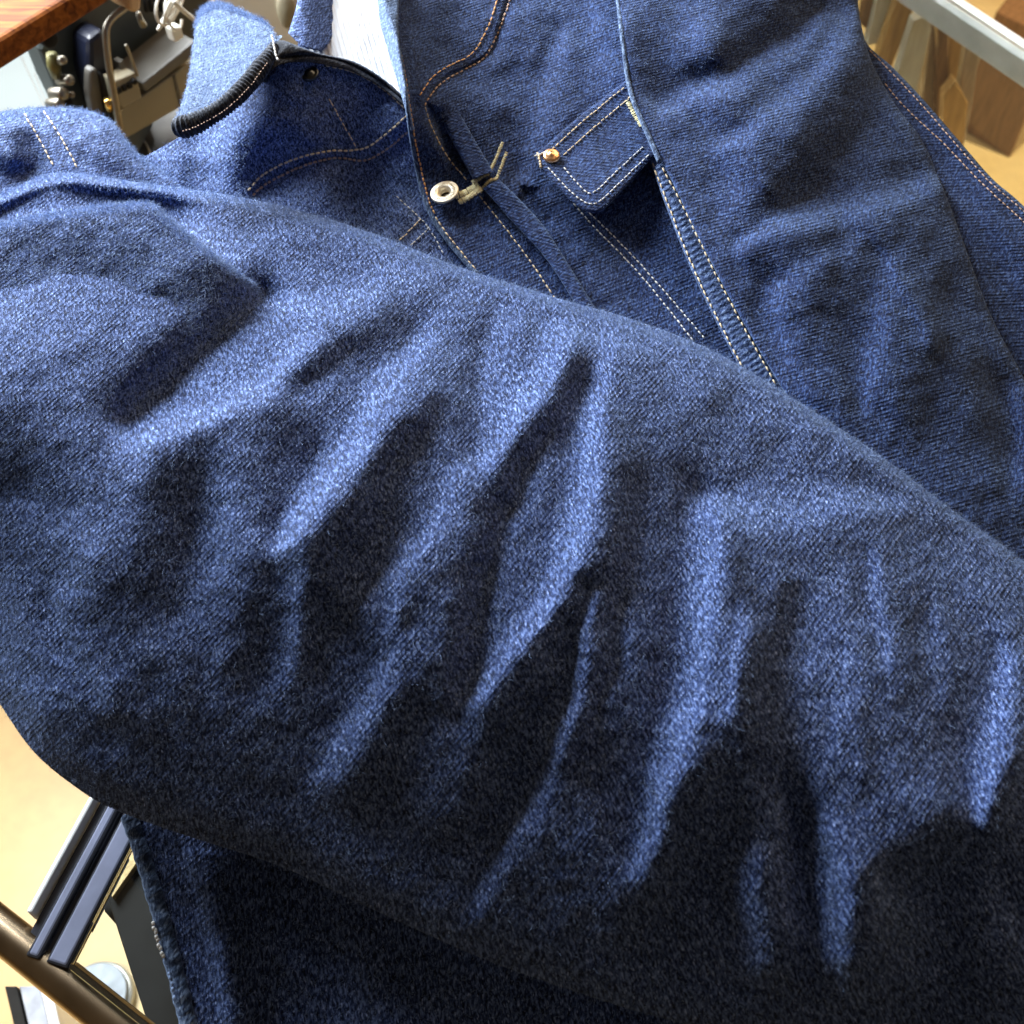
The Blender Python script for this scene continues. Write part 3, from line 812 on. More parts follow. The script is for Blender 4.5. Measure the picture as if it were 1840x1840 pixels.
rr = np.interp(np.linspace(0, 1, 160), [0, .05, .3, .8, 1], [.0045, .0062, .0050, .0050, .003]) * (1 + 0.10 * np.sin(np.arange(160) * 1.35))
o = tube('collar_edge', at(ce, hh), rr, DEN_D, co, ks=14)
tag(o, 'black ribbed raw collar edge')
S('overlock_stitching', [(326, 236), (352, 228), (404, 198), (448, 156), (482, 110)], lambda P: h_co(P) + 0.0014, M_THRB, co, pitch=6, fill=0.5, rad=0.0004)
S('collar_thread', [(488, 62), (492, 80), (496, 100), (504, 112)], lambda P: np.full(len(P), 0.094), M_THRW, co, pitch=6, fill=1.3, rad=0.0006)
# under-collar stand and neckband, linking collar and front
NB_T = [(484, 100), (500, 72), (540, 84), (575, 96), (640, 112), (700, 150), (742, 192)]
NB_B = [(470, 150), (500, 118), (545, 112), (590, 118), (640, 132), (700, 168), (742, 206)]
h_nb = make_h(lambda P: h_fl(P) + 0.003 + 0.012 * (1 - sstep(P[:, 0], 480, 530)), None, rolls=[(NB_T, 8, 0.003)])
nb, vf_nb = panel('neckband', (NB_T, NB_B, [(484, 100), (470, 150)], [(742, 192), (742, 206)]), 110, 16, h_nb, DEN_D, JK, rot=0.3, hem=0.002, tuck=10, fall=0.02)
# far collar half, dark
CF = ([(512, -70), (700, -70)], [(518, 60), (545, 84), (575, 92)], [(512, -70), (535, -10), (518, 60)], [(700, -70), (640, 20), (575, 92)])
h_cf = make_h(lambda P: 0.030 - 0.03 * sstep(P[:, 0], 540, 640), None, rolls=[(CF[2], 10, 0.004)])
cf, vf_cf = panel('collar', CF, 60, 60, h_cf, DEN, JK, rot=0.3, hem=0.002, tuck=10, fall=0.02)
# pale lapel strip beside the placket
LP = ([(676, -70), (722, -70)], [(738, 232), (744, 234)], [(676, -70), (680, 20), (688, 60), (712, 140), (738, 232)], [(722, -70), (716, 20), (718, 80), (731, 160), (744, 234)])
h_lp = make_h(lambda P: h_fr(P) + 0.003 + 0.00022 * np.clip(P[:, 0] - 690, -20, 40), None, rolls=[(LP[3], 5, 0.002)])
lp, vf_lp = panel('lapel_edge', LP, 24, 120, h_lp, DEN_L, JK, rot=0.1, hem=0.002, tuck=6, fall=0.004)

# lower body hanging below the sleeve
HE_L = [(205, 1400), (226, 1462), (252, 1540), (286, 1662), (312, 1765), (345, 1900)]
R_H = relief([(+0.7, 14, [(330, 1520), (368, 1650), (400, 1800), (420, 1900)]), (-0.8, 26, [(392, 1560), (430, 1700), (460, 1860)]), (+0.5, 36, [(600, 1650), (640, 1760), (690, 1860)]), (-0.4, 40, [(900, 1760), (1000, 1830)])], 0.10, 101)
h_he = make_h(lambda P: -0.020 - 0.012 * sstep(P[:, 0], 380, 520) * (1 - sstep(P[:, 0], 560, 700)) + 0.002, R_H, rolls=[(HE_L, 14, 0.004)])
he, vf_he = panel('hem_panel', ([(205, 1400), (800, 1500), (1400, 1700)], [(345, 1900), (900, 1980), (1450, 2000)], HE_L, [(1400, 1700), (1450, 2000)]), 260, 150, h_he, DEN, JK, rot=-0.2, hem=0.003, tuck=16, fall=0.008)
hp = spline([(232, 1465), (262, 1555), (296, 1672), (322, 1772), (350, 1890)], 140)
o = tube('side_seam', at(hp, h_he(hp) + 0.0008), 0.0042 * (1 + 0.05 * np.sin(np.arange(140) * 0.31) + 0.04 * np.sin(np.arange(140) * 0.83)), DEN_L, he, ks=10)
S('frayed_thread', [(274, 1655), (284, 1690), (296, 1725)], lambda P: h_he(P) + 0.0045, M_THRW, he, pitch=7, fill=1.2, rad=0.0009, jitter=2.0)
S('frayed_thread', [(302, 1745), (318, 1800), (330, 1850)], lambda P: h_he(P) + 0.0045, M_FIBP, he, pitch=9, fill=1.0, rad=0.0007, jitter=1.5)

# loose fibres of the nap
fuzz('loose_fibres', vf_m, 80000, M_FIB, sleeve, seed=1)
fuzz('loose_fibres', vf_f, 26000, M_FIBP, sl_fold, seed=2)
fuzz('loose_fibres', vf_r, 26000, M_FIB, rp, (0.001, 0.003), seed=3)
fuzz('loose_fibres', vf_fr, 22000, M_FIB, fr, (0.001, 0.003), seed=4)
fuzz('loose_fibres', vf_fl, 24000, M_FIBP, fl, seed=5)
fuzz('loose_fibres', vf_sh, 10000, M_FIBP, sh, seed=6)
fuzz('loose_fibres', vf_co, 9000, M_FIBP, co, seed=7)
fuzz('loose_fibres', vf_b, 16000, M_FIB, back, (0.001, 0.003), seed=8)
fuzz('loose_fibres', vf_he, 14000, M_FIB, he, seed=9)
fuzz('loose_fibres', vf_pf, 2500, M_FIB, pf, (0.001, 0.002), seed=10)

# longer fibres standing off the fold edges
def edge_faces(vf, n, rows, side='top'):
    V, F = vf
    return (V, F[:(n - 1) * rows])
fuzz('edge_fibres', edge_faces(vf_m, 470, 5), 16000, M_FIBP, sleeve, (0.002, 0.0055), lift=1.6, comb=0.3, seed=21)
fuzz('edge_fibres', edge_faces(vf_f, 220, 6), 7000, M_FIBP, sl_fold, (0.002, 0.0055), lift=1.6, comb=0.3, seed=22)
fuzz('edge_fibres', edge_faces(vf_sh, 180, 8), 5000, M_FIBP, sh, (0.002, 0.0055), lift=1.6, comb=0.3, seed=23)
fuzz('edge_fibres', edge_faces(vf_co, 110, 8), 2500, M_FIBP, co, (0.002, 0.005), lift=1.6, comb=0.3, seed=24)

# buttons
M_BRASS = plain('pale_nickel_brass', (0.86, 0.80, 0.64), 0.42, 0.65, var=0.1, scale=400, bump=0.25, bscale=1500)
M_COPPER = plain('copper', (0.85, 0.50, 0.26), 0.28, 1.0, var=0.12, scale=500, bump=0.2, bscale=900)
M_SNAP = plain('dull_dark_metal', (0.05, 0.055, 0.06), 0.35, 1.0, var=0.2, scale=500)
bc = at([(799, 346)], h_fr(np.array([(799., 346.)])) + 0.0065)[0]
bn = N + np.array([-0.20, 0.10, 0]); bn /= np.linalg.norm(bn)
R0 = 0.0092
bt = lathe('button', [(0.003, -0.004), (0.0035, -0.001), (R0 * 0.93, -0.0008), (R0, 0.0), (R0 * 0.99, 0.0008), (R0 * 0.93, 0.0013), (R0 * 0.84, 0.0010), (R0 * 0.78, 0.0012), (R0 * 0.60, 0.0013), (R0 * 0.48, 0.0011), (R0 * 0.42, 0.0002), (R0 * 0.40, -0.0030)], bc, bn, M_BRASS, JK, ks=48)
lathe('shank_hole', [(R0 * 0.41, -0.0028), (R0 * 0.2, -0.0030), (0.0002, -0.0030)], bc, bn, M_SNAP, bt, ks=32)
bt['label'] = 'pale metal ring-shaped button'
# raised dots around the button rim stand for its stamped lettering, too worn to read
s_ = np.cross(bn, [0, 1, 0]); s_ /= np.linalg.norm(s_); u_ = np.cross(bn, s_)
V = []; F = []
for k in range(30):
    a = 2 * math.pi * k / 30
    c = bc + bn * 0.0013 + R0 * 0.69 * (math.cos(a) * s_ + math.sin(a) * u_)
    rd = math.cos(a) * s_ + math.sin(a) * u_; td = np.cross(bn, rd)
    L = rng.uniform(0.0006, 0.0011); b = len(V)
    for (i, j) in ((-1, -1), (1, -1), (1, 1), (-1, 1)): V.append(c + rd * L * i + td * 0.0003 * j)
    for (i, j) in ((-1, -1), (1, -1), (1, 1), (-1, 1)): V.append(c + rd * L * i * .8 + td * 0.0002 * j + bn * 0.0003)
    F += [(b + 4, b + 5, b + 6, b + 7)] + [(b + i, b + (i + 1) % 4, b + 4 + (i + 1) % 4, b + 4 + i) for i in range(4)]
mesh_obj('stamped_marks', V, F, M_BRASS, bt, False)
# buttonhole: thick yellow thread bundle beside the button
for pth, cw in (([(818, 352), (836, 346), (856, 334)], 6.5), ([(824, 364), (842, 354), (862, 340)], 5.5), ([(850, 322), (856, 334), (864, 346)], 5.5)):
    S('buttonhole', pth, lambda P: h_fr(P) + 0.0045, M_THRY, fr, pitch=2.4, fill=1.0, rad=0.0006, jitter=0.5, cross=cw)
rc = at([(991, 281)], h_pf(np.array([(991., 281.)])) + 0.001)[0]
o = lathe('rivet', [(0.0052, -0.0015), (0.0055, 0.0006), (0.0050, 0.0016), (0.0036, 0.0022), (0.0026, 0.0020), (0.0018, 0.0026), (0.0002, 0.0029)], rc, N, M_COPPER, JK, ks=32)
o['label'] = 'copper pocket rivet'
sc = at([(556, 132)], h_fl(np.array([(556., 132.)])) + 0.0012)[0]
o = lathe('snap_button', [(0.0058, -0.001), (0.0060, 0.0006), (0.0052, 0.0012), (0.0042, 0.0008), (0.0030, 0.0008), (0.0022, 0.0020), (0.0003, 0.0022)], sc, N, M_SNAP, JK, ks=28)
o['label'] = 'dark snap button'

# white undershirt inside the collar
M_WHITE = plain('white_knit', (0.55, 0.58, 0.62), 0.85, var=0.04, scale=300, bump=0.5, bscale=600, stretch=(1, 0.15, 1))
WS = ([(560, -70), (720, -70)], [(560, 115), (640, 150), (745, 230)], [(560, -70), (548, 20), (560, 115)], [(720, -70), (728, 100), (745, 230)])
R_W = relief([(0.3, 16, [(690, 80), (710, 150)]), (-0.3, 12, [(700, 60), (716, 120)])], 0.06, 111)
h_ws = make_h(lambda P: 0.012 + 0.0004 * np.sin((P[:, 0] * 0.96 - P[:, 1] * 0.28) * 2 * np.pi / 9.0), R_W)
ws, _ = panel('white_shirt', WS, 110, 90, h_ws, M_WHITE, None, hem=0.002, tuck=10, fall=0.004)
tag(ws, 'white ribbed knit shirt showing inside the jacket collar', 'shirt')

# ------------------------------------------------------------------ the table
M_CHR = plain('brushed_chrome', (0.58, 0.58, 0.56), 0.28, 0.55, var=0.15, scale=30, bump=0.05, bscale=400)
M_ALU = plain('blue_grey_aluminium', (0.22, 0.25, 0.36), 0.2, 0.3, var=0.15, scale=40)
M_ALUD = plain('dark_anodised_aluminium', (0.05, 0.055, 0.07), 0.18, 0.5, var=0.2, scale=40)
M_BRZ = plain('bronzed_steel', (0.30, 0.23, 0.15), 0.25, 1.0, var=0.25, scale=40)
M_BLK = plain('black_lacquer', (0.012, 0.012, 0.012), 0.75, spec=0.15, var=0.2, scale=60)
def glass_mat(name, col=(0.9, 0.97, 0.95), rough=0.0):
    m, nt, b = new_mat(name)
    b.inputs['Base Color'].default_value = (*col, 1); b.inputs['Transmission Weight'].default_value = 1.0
    b.inputs['Roughness'].default_value = rough; b.inputs['IOR'].default_value = 1.45
    return m
M_GLASS = glass_mat('table_glass')

TB = empty('glass_table', (0, 0, 0))
tag(TB, 'glass topped table with metal frame under the jacket', 'table')
ZT = TABLE_Z - 0.012
ca, cb = at_z([(88, 1722)], ZT)[0], at_z([(216, 1478)], ZT)[0]
ev = cb - ca; ev /= np.linalg.norm(ev)
ca = ca - ev * 0.002
sv = np.array([ev[1], -ev[0], 0.0]); up = np.array([0, 0, 1.0])
ta, tb_ = at_z([(-60, 1622)], ZT - 0.012)[0], at_z([(225, 1850)], ZT - 0.012)[0]
tv = tb_ - ta; tl = np.linalg.norm(tv); tv /= tl
ra, rb = at_z([(1640, -40)], ZT)[0], at_z([(1900, 132)], ZT)[0]
rv = rb - ra; rl = np.linalg.norm(rv); rv /= rl; rs = np.array([rv[1], -rv[0], 0])
def meet(p, u, q, v):
    k = np.linalg.solve(np.array([[u[0], -v[0]], [u[1], -v[1]]]), (q - p)[:2])
    return p + u * k[0]
cB = meet(ca, ev, ra, rv)
LEN = float(np.linalg.norm(cB - ca))
print('channel length', LEN, 'corner', cB)
def profile_bar(name, o, e, s, prof, length, mat, parent, wide=1.0, shift=0.0):
    P = [o + s * (a * wide + shift) + up * b for a, b in prof]
    return slab(name, P, e * length, mat, parent, 0.0012, 2)
# grooved aluminium channel: two raised rails with a slot between
profile_bar('frame_channel', ca, ev, sv, [(-0.0115, -0.012), (0.0115, -0.012), (0.0115, 0), (0.0022, 0), (0.0018, -0.004), (-0.0004, -0.004), (-0.0008, 0), (-0.0065, 0), (-0.0072, -0.005), (-0.0115, -0.005)], LEN, M_ALUD, TB, 1.35, -0.004)
profile_bar('inlay', ca + ev * 0.001 + up * 0.0006, ev, sv, [(0.0030, -0.003), (0.0108, -0.003), (0.0108, 0), (0.0030, 0)], LEN - 0.002, M_ALU, TB, 1.35, -0.004)
profile_bar('inlay', ca + ev * 0.001 + up * 0.0004, ev, sv, [(-0.0056, -0.003), (-0.0016, -0.003), (-0.0016, 0), (-0.0056, 0)], LEN - 0.002, M_ALU, TB, 1.35, -0.004)
profile_bar('glass_edge', ca + ev * 0.02, ev, sv, [(-0.0150, -0.012), (-0.0125, -0.012), (-0.0125, 0.001), (-0.0150, 0.001)], LEN - 0.03, plain('pale_glass_edge', (0.88, 0.92, 0.92), 0.2, var=0.05), TB, 1.35, -0.004)
# bronze cross tube
tube('frame_tube', np.array([ta + tv * s for s in np.linspace(-0.4, tl + 0.12, 12)]), 0.0105, M_BRZ, TB, ks=24)
tube('frame_tube', np.array([ta + tv * s + np.array([0, 0, -0.026]) for s in np.linspace(-0.4, tl + 0.12, 12)]), 0.0065, M_BRZ, TB, ks=20)
# chrome rail at the far right
profile_bar('frame_rail', cB, rv, rs, [(-0.016, -0.030), (0.014, -0.030), (0.014, -0.006), (0.004, 0), (-0.006, 0), (-0.008, -0.004), (-0.016, -0.004)], float(np.linalg.norm(rb - cB)) + 0.25, M_CHR, TB, 0.78)
profile_bar('rail_highlight', cB + up * 0.003, rv, rs, [(-0.0130, -0.006), (-0.0065, -0.006), (-0.0065, 0.0), (-0.0130, 0.0)], float(np.linalg.norm(rb - cB)) + 0.25, plain('rail_highlight_white', (0.85, 0.85, 0.80), 0.25, var=0.05), TB)  # white strip painted in as the highlight along the rail's top
# glass pane between the frame bars and its legs
g0 = ca + sv * 0.013 + up * 0.002; g1 = cB + sv * 0.013 + up * 0.002; g2 = rb + rv * 0.2 + up * 0.002; g3 = g0 + tv * (np.linalg.norm(g2 - g1))
slab('glass_pane', [g0, g1, g2, g3], (0, 0, -0.008), M_GLASS, TB, 0.001)
for q in (g0 + ev * 0.3 + sv * 0.1, g1 - ev * 0.03 + sv * 0.03, g2 - ev * 0.03, g3 + ev * 0.3 - sv * 0.05):
    tube('leg', np.array([[q[0], q[1], z] for z in np.linspace(ZT - 0.012, 0.0, 6)]), 0.014, M_BLK, TB, ks=16)

# black upright panel under the table edge (lower left)
bp = at_z([(190, 1600), (252, 1520), (420, 1800), (430, 1960), (305, 1960)], TABLE_Z - 0.10)
o = slab('display_stand', bp, (0.0, 0.0, -0.012), M_BLK, None, 0.001)
BS = empty('display_stand', (0, 0, 0)); o.name = 'board'; o.parent = BS; BS.name = 'display_stand'
tag(BS, 'matt black display board standing under the table at the lower left', 'board')
br = at_z([(196, 1592), (240, 1536), (252, 1548), (204, 1616)], TABLE_Z - 0.095)
o = slab('trim', br, (0, 0, -0.01), plain('gilt_trim', (0.45, 0.33, 0.16), 0.4, 0.6, var=0.3, scale=300), BS, 0.0005)
zb = TABLE_Z - 0.10
c4 = bp.mean(0)
for q in (bp[0] * 0.9 + c4 * 0.1, bp[3] * 0.85 + c4 * 0.15):
    tube('leg', np.array([[q[0], q[1], z] for z in (zb - 0.012, 0.3, 0.0)]), 0.008, M_BLK, BS, ks=10)

# round metal foot on the floor
fc = at_z([(172, 1790)], 0.02)[0]
FR_ = 52 * (CAM[2]) / FPX * 1.02
M_STEEL = plain('worn_steel', (0.22, 0.24, 0.28), 0.5, 0.6, var=0.25, scale=60, bump=0.1, bscale=90)
ft = empty('stool_foot', (0, 0, 0)); tag(ft, 'round worn steel foot plate on the floor beside the bronze tube', 'foot plate')
lathe('disc', [(FR_, -0.02), (FR_, -0.002), (FR_ * 0.96, 0.001), (FR_ * 0.3, 0.0014), (0.001, 0.0014)], fc, (0, 0, 1), M_STEEL, ft, ks=48).data.polygons.foreach_set('use_smooth', [False] * (48 * 4 + 1))
lathe('rim', [(FR_ * 1.10, -0.02), (FR_ * 1.12, -0.012), (FR_ * 1.08, -0.006), (FR_ * 1.0, -0.006)], fc, (0, 0, 1), M_CHR, ft, ks=48)
# chrome legs of the stool near the corner
sl = empty('metal_rack', (0, 0, 0)); tag(sl, 'pale grey steel rack legs under the bronze tube in the corner', 'rack')
for (x0, x1, m_) in ((8, 30, M_BLK), (34, 72, M_STEEL), (70, 92, M_CHR)):
    pp = at_z([(x0, 1772), (x1, 1772), (x1 + 30, 1900), (x0 + 30, 1900)], 0.30)
    slab('bar', pp, (0, 0, -0.298), m_, sl, 0.001)

# ------------------------------------------------------------------ behind, upper left: sewing machine on its table
psi = math.radians(49.5)
UX = np.array([math.cos(psi), math.sin(psi), 0]); UN = np.array([math.sin(psi), -math.cos(psi), 0])
OM = at_depth(230, 240, 1.08)
def mp_(pts, off=0.0): return at_plane(pts, OM + UN * off, UN)
def mslab(name, pts, off, dep, mat, parent, bevel=0.002): return slab(name, mp_(pts, off), -UN * dep, mat, parent, bevel)
M_MACH = plain('dark_green_enamel', (0.020, 0.026, 0.024), 0.42, var=0.3, scale=30, bump=0.05)
M_NAVY = plain('navy_plastic', (0.006, 0.008, 0.018), 0.3, var=0.2)
M_CREAM = plain('cream_plastic', (0.24, 0.21, 0.14), 0.5, var=0.06, scale=20)
M_GREYP = plain('grey_enamel', (0.09, 0.086, 0.074), 0.5, var=0.1, scale=30)
M_DGREY = plain('dark_grey_board', (0.10, 0.095, 0.085), 0.6, var=0.2, scale=40)
M_CORD = plain('white_cord', (0.62, 0.60, 0.53), 0.6, var=0.1)
M_GOLD = plain('brass', (0.75, 0.48, 0.14), 0.25, 1.0, var=0.15, scale=200)
M_LAM = plain('pale_grey_laminate', (0.10, 0.11, 0.105), 0.85, spec=0.1, var=0.05, scale=8)
M_SILV = plain('satin_nickel', (0.24, 0.22, 0.18), 0.42, 1.0, var=0.12, scale=100)

sw = empty('sewing_machine', (0, 0, 0))
tag(sw, 'dark green sewing machine with bent metal thread rod behind the collar', 'sewing machine')
mslab('bed', [(255, 150), (262, 166), (352, 98), (352, 72), (330, 90)], 0.0, 0.16, M_GREYP, sw)
mslab('base', [(205, 262), (352, 178), (352, 104), (256, 172), (214, 196)], -0.012, 0.04, M_CREAM, sw)
mslab('base_joint', [(312, 138), (316, 136), (328, 186), (324, 189)], -0.0105, 0.004, M_GREYP, sw, 0.0003)
mslab('body', [(74, 92), (84, 60), (160, -60), (380, -60), (380, 70), (262, 150), (248, 170), (210, 262), (158, 250), (120, 196), (98, 150), (78, 100)], -0.045, 0.035, M_MACH, sw, 0.006)
mslab('body_ridge', [(160, 70), (186, 50), (196, 90), (216, 210), (206, 240), (182, 200), (160, 130)], -0.02, 0.03, M_NAVY, sw, 0.005)
mslab('presser_plate', [(163, 128), (170, 121), (178, 128), (198, 200), (192, 240), (172, 220), (162, 170)], -0.006, 0.012, M_GREYP, sw, 0.003)
mslab('control_panel', [(206, 146), (244, 130), (256, 176), (222, 196), (214, 188)], 0.004, 0.02, M_CREAM, sw, 0.002)
for i in range(3):
    x = 211 + i * 9.2; y = 160 - i * 4.6
    mslab('key', [(x, y), (x + 7, y - 3.4), (x + 10, y + 6), (x + 3, y + 10)], 0.0065, 0.004, M_BLK, sw, 0.0004)
kc = mp_([(239, 145)], 0.004)[0]
lathe('dial', [(0.003, -0.001), (0.003, 0.003), (0.0022, 0.004), (0.0002, 0.004)], kc, UN, M_BLK, sw, ks=20)
rod = spline([(238, 4), (222, 16), (204, 30), (192, 48), (191, 75), (196, 120), (206, 175), (216, 232)], 60)
tube('thread_rod', mp_(rod, 0.018), 0.0032, M_SILV, sw, ks=14)
tube('slot_rod', mp_(spline([(226, 80), (234, 100), (247, 136)], 20), 0.0), 0.0016, M_SILV, sw, ks=10)
mslab('lamp_socket', [(230, -20), (256, -20), (254, 18), (246, 24), (233, 20)], 0.03, 0.03, plain('tan_plastic', (0.42, 0.27, 0.13), 0.5, var=0.2), sw, 0.003)
tube('lever', mp_([(248, 22), (252, 34), (258, 46)], 0.02), [0.0024, 0.003, 0.0036], M_SILV, sw, ks=12)
mslab('needle_plate', [(214, 112), (222, 107), (227, 124), (218, 130)], -0.01, 0.01, M_GREYP, sw, 0.001)
for j in range(4):
    x = 258 + j * 9
    tube('vent_rib', mp_([(x, -10), (x + 6, 20)], -0.03), 0.0022, M_BLK, sw, ks=8)
lathe('tension_knob', [(0.010, -0.012), (0.010, 0.004), (0.008, 0.006), (0.0005, 0.006)], mp_([(75, 46)], -0.02)[0], UN, M_BLK, sw, ks=24)
lathe('tension_knob', [(0.008, -0.012), (0.008, 0.004), (0.006, 0.006), (0.0005, 0.006)], mp_([(86, 68)], -0.025)[0], UN, M_BLK, sw, ks=24)
tube('brass_guide', mp_([(92, 96), (97, 118), (102, 140)], -0.03), [0.005, 0.0065, 0.004], plain('olive_brass', (0.10, 0.09, 0.03), 0.45, 0.5, var=0.4, scale=120), sw, ks=14)
for (x, y, r) in ((112, 108, .004), (124, 144, .005), (112, 168, .006), (106, 186, .005), (128, 170, .003), (122, 184, .004)):
    lathe('screw', [(r, -0.02), (r, 0.002), (r * .7, 0.004), (0.0004, 0.004)], mp_([(x, y)], -0.02)[0], UN + np.array([0, 0, .4]), M_SILV if (x + y) % 3 else M_BLK, sw, ks=16)
tube('brass_pin', mp_([(194, 178), (198, 198)], 0.012), [0.004, 0.0035], M_GOLD, sw, ks=14)
mslab('black_guard', [(182, 130), (190, 140), (212, 236), (202, 250), (190, 190)], 0.0, 0.01, M_BLK, sw, 0.002)

# white cord tangled on the machine
cd = []
for k in range(260):
    t = k / 259
    a = t * 2 * math.pi * 5.2
    cd.append((303 + 15 * math.cos(a) + 10 * math.sin(a * 0.37 + 1) + 6 * t, 16 + 30 * math.sin(a * 0.93 + .4) + 8 * math.cos(a * 0.21)))
cord = empty('power_lead', (0, 0, 0)); tag(cord, 'tangled white lead lying on the sewing machine', 'cord')
offs = 0.02 + 0.008 * np.sin(np.linspace(0, 30, 260))
P = np.vstack([at_plane([c], OM + UN * o_, UN) for c, o_ in zip(cd, offs)])
tube('cord', P, 0.0014, M_CORD, cord, ks=8)
tube('cord', mp_(spline([(312, 2), (330, 20), (345, 32), (366, 52)], 24), 0.03), 0.0022, M_CORD, cord, ks=10)
mslab('plug', [(308, 52), (326, 46), (332, 68), (316, 78)], 0.02, 0.012, M_CORD, cord, 0.002)

# pale work table under the machine and dark shelf
ztb = OM[2] - 0.002
wt = empty('work_table', (0, 0, 0)); tag(wt, 'pale grey laminate work table under the sewing machine', 'table')
tp = at_z([(-420, 420), (-200, -60), (170, -60), (262, 180), (215, 262), (160, 330)], ztb - 0.01)
slab('table_top', tp, (0, 0, -0.03), M_LAM, wt, 0.002)
for x0, x1 in (((34, 96), (96, 230)), ((60, 130), (88, 200))):
    pp = at_z([x0, (x0[0] + 2.2, x0[1]), (x1[0] + 2.2, x1[1]), x1], ztb - 0.009)
    slab('panel_joint', pp, (0, 0, -0.004), M_GREYP, wt, 0.0)
for q in (tp[0] * .9 + tp.mean(0) * .1, tp[1] * .9 + tp.mean(0) * .1, tp[2] * .8 + tp.mean(0) * .2, tp[4] * .8 + tp.mean(0) * .2):
    tube('leg', np.array([[q[0], q[1], z] for z in (ztb - 0.04, 0.3, 0.0)]), 0.018, M_STEEL, wt, ks=14)
shf = empty('dark_shelf', (0, 0, 0)); tag(shf, 'dark grey shelf board below the cream machine base', 'shelf')
sp = at_z([(225, 300), (240, 238), (352, 150), (420, 250)], ztb - 0.05)
slab('board', sp, (0, 0, -0.02), M_DGREY, shf, 0.001)
for q in sp: 
    q = q * 0.85 + sp.mean(0) * 0.15
    tube('post', np.array([[q[0], q[1], z] for z in (ztb - 0.07, 0.3, 0.0)]), 0.01, M_BLK, shf, ks=10)
o = tube('wire_loop', at_z(spline([(232, 262), (240, 244), (250, 244), (262, 258), (272, 280)], 30), ztb - 0.045), 0.0012, M_CORD, None, ks=8)
tag(o, 'thin pale wire loop lying on the dark shelf', 'wire')

# blue grey cabinet face beyond the machine
cabp = at_plane([(60, 120), (60, -80), (200, -80), (200, 120)], OM - UN * 0.32, UN)
o = slab('cabinet', cabp, -UN * 0.3, plain('blue_grey_paint', (0.26, 0.31, 0.38), 0.5, var=0.06, scale=10), None, 0.004)
CB = empty('cabinet', (0, 0, 0)); o.name = 'carcass'; o.parent = CB; CB.name = 'cabinet'
tag(CB, 'blue grey cabinet behind the sewing machine', 'cabinet')
dk = at_plane([(103, 20), (111, 10), (117, 14), (108, 24)], OM - UN * 0.318, UN)
slab('catch', dk, UN * 0.006, M_BLK, CB, 0.0005)
zc_ = cabp[:, 2].min()
cc = (cabp - UN * 0.15).mean(0)
slab('plinth', [cc + UX * 0.05 + UN * .1 + up * (zc_ - cc[2]), cc - UX * 0.05 + UN * .1 + up * (zc_ - cc[2]), cc - UX * 0.05 - UN * .1 + up * (zc_ - cc[2]), cc + UX * 0.05 - UN * .1 + up * (zc_ - cc[2])], (0, 0, -zc_), M_DGREY, CB, 0.002)

# beige cupboard with an oval pull, seen between collar and far collar half
bgp = at_plane([(380, 130), (380, -90), (640, -90), (640, 130)], OM - UN * 0.05 + np.array([0.15, 0.25, 0]), np.array([0.25, -0.97, 0]))
BC = empty('beige_cupboard', (0, 0, 0)); tag(BC, 'beige cupboard with a small oval pull behind the collar', 'cupboard')
slab('carcass', bgp, np.array([-0.03, 0.25, 0]), plain('beige_paint', (0.60, 0.53, 0.42), 0.5, var=0.05, scale=10), BC, 0.003)
pc = at_plane([(514, 20)], OM - UN * 0.05 + np.array([0.15, 0.25, 0]) + np.array([0.004, -0.012, 0]), np.array([0.25, -0.97, 0]))[0]
o = lathe('pull', [(0.008, -0.012), (0.0105, -0.004), (0.0105, 0.0), (0.008, 0.003), (0.0004, 0.004)], (0, 0, 0), (0.25, -0.97, 0), M_CREAM, BC, ks=28)
o.location = pc; o.scale = (1, 1, 2.0)
q = bgp.mean(0) + np.array([-0.015, 0.125, 0]); zq = bgp[:, 2].min()
slab('plinth', [(q[0] - .08, q[1] - .05, zq), (q[0] + .08, q[1] - .05, zq), (q[0] + .08, q[1] + .05, zq), (q[0] - .08, q[1] + .05, zq)], (0, 0, -zq), M_DGREY, BC, 0.002)

# wooden rail across the corner
def wood(name, c1, c2, scale=18.0, stretch=(1, 9, 9), rough=0.75):
    m, nt, b = new_mat(name)
    tc = node(nt, 'ShaderNodeTexCoord').outputs['Object']
    mp = node(nt, 'ShaderNodeMapping'); nt.links.new(tc, mp.inputs[0]); mp.inputs['Scale'].default_value = stretch
    mp.inputs['Rotation'].default_value = (0, 0, -psi)
    n = node(nt, 'ShaderNodeTexNoise'); n.inputs['Scale'].default_value = scale; n.inputs['Detail'].default_value = 6; n.inputs['Distortion'].default_value = 0.6
    nt.links.new(mp.outputs[0], n.inputs['Vector'])
    r = ramp(nt, n.outputs['Fac'], [(0.32, c1), (0.5, tuple((a + b_) / 2 for a, b_ in zip(c1, c2))), (0.68, c2)])
    nt.links.new(r.outputs[0], b.inputs['Base Color']); b.inputs['Roughness'].default_value = rough; b.inputs['Specular IOR Level'].default_value = 0.12
    bp = node(nt, 'ShaderNodeBump'); bp.inputs['Strength'].default_value = 0.25; bp.inputs['Distance'].default_value = 0.001
    nt.links.new(n.outputs['Fac'], bp.inputs['Height']); nt.links.new(bp.outputs[0], b.inputs['Normal'])
    return m
M_WOOD = wood('orange_oak', (0.06, 0.013, 0.002), (0.23, 0.072, 0.010))
WR = empty('wooden_rail', (0, 0, 0)); tag(WR, 'orange brown wooden rail crossing the upper left corner', 'rail')
ow = at_depth(60, 44, 0.95)
wpl = at_z([(-160, 168), (200, -52), (200, -190), (-160, 30)], 0.86)
slab('rail', wpl, (0, 0, -0.022), M_WOOD, WR, 0.005, 3)
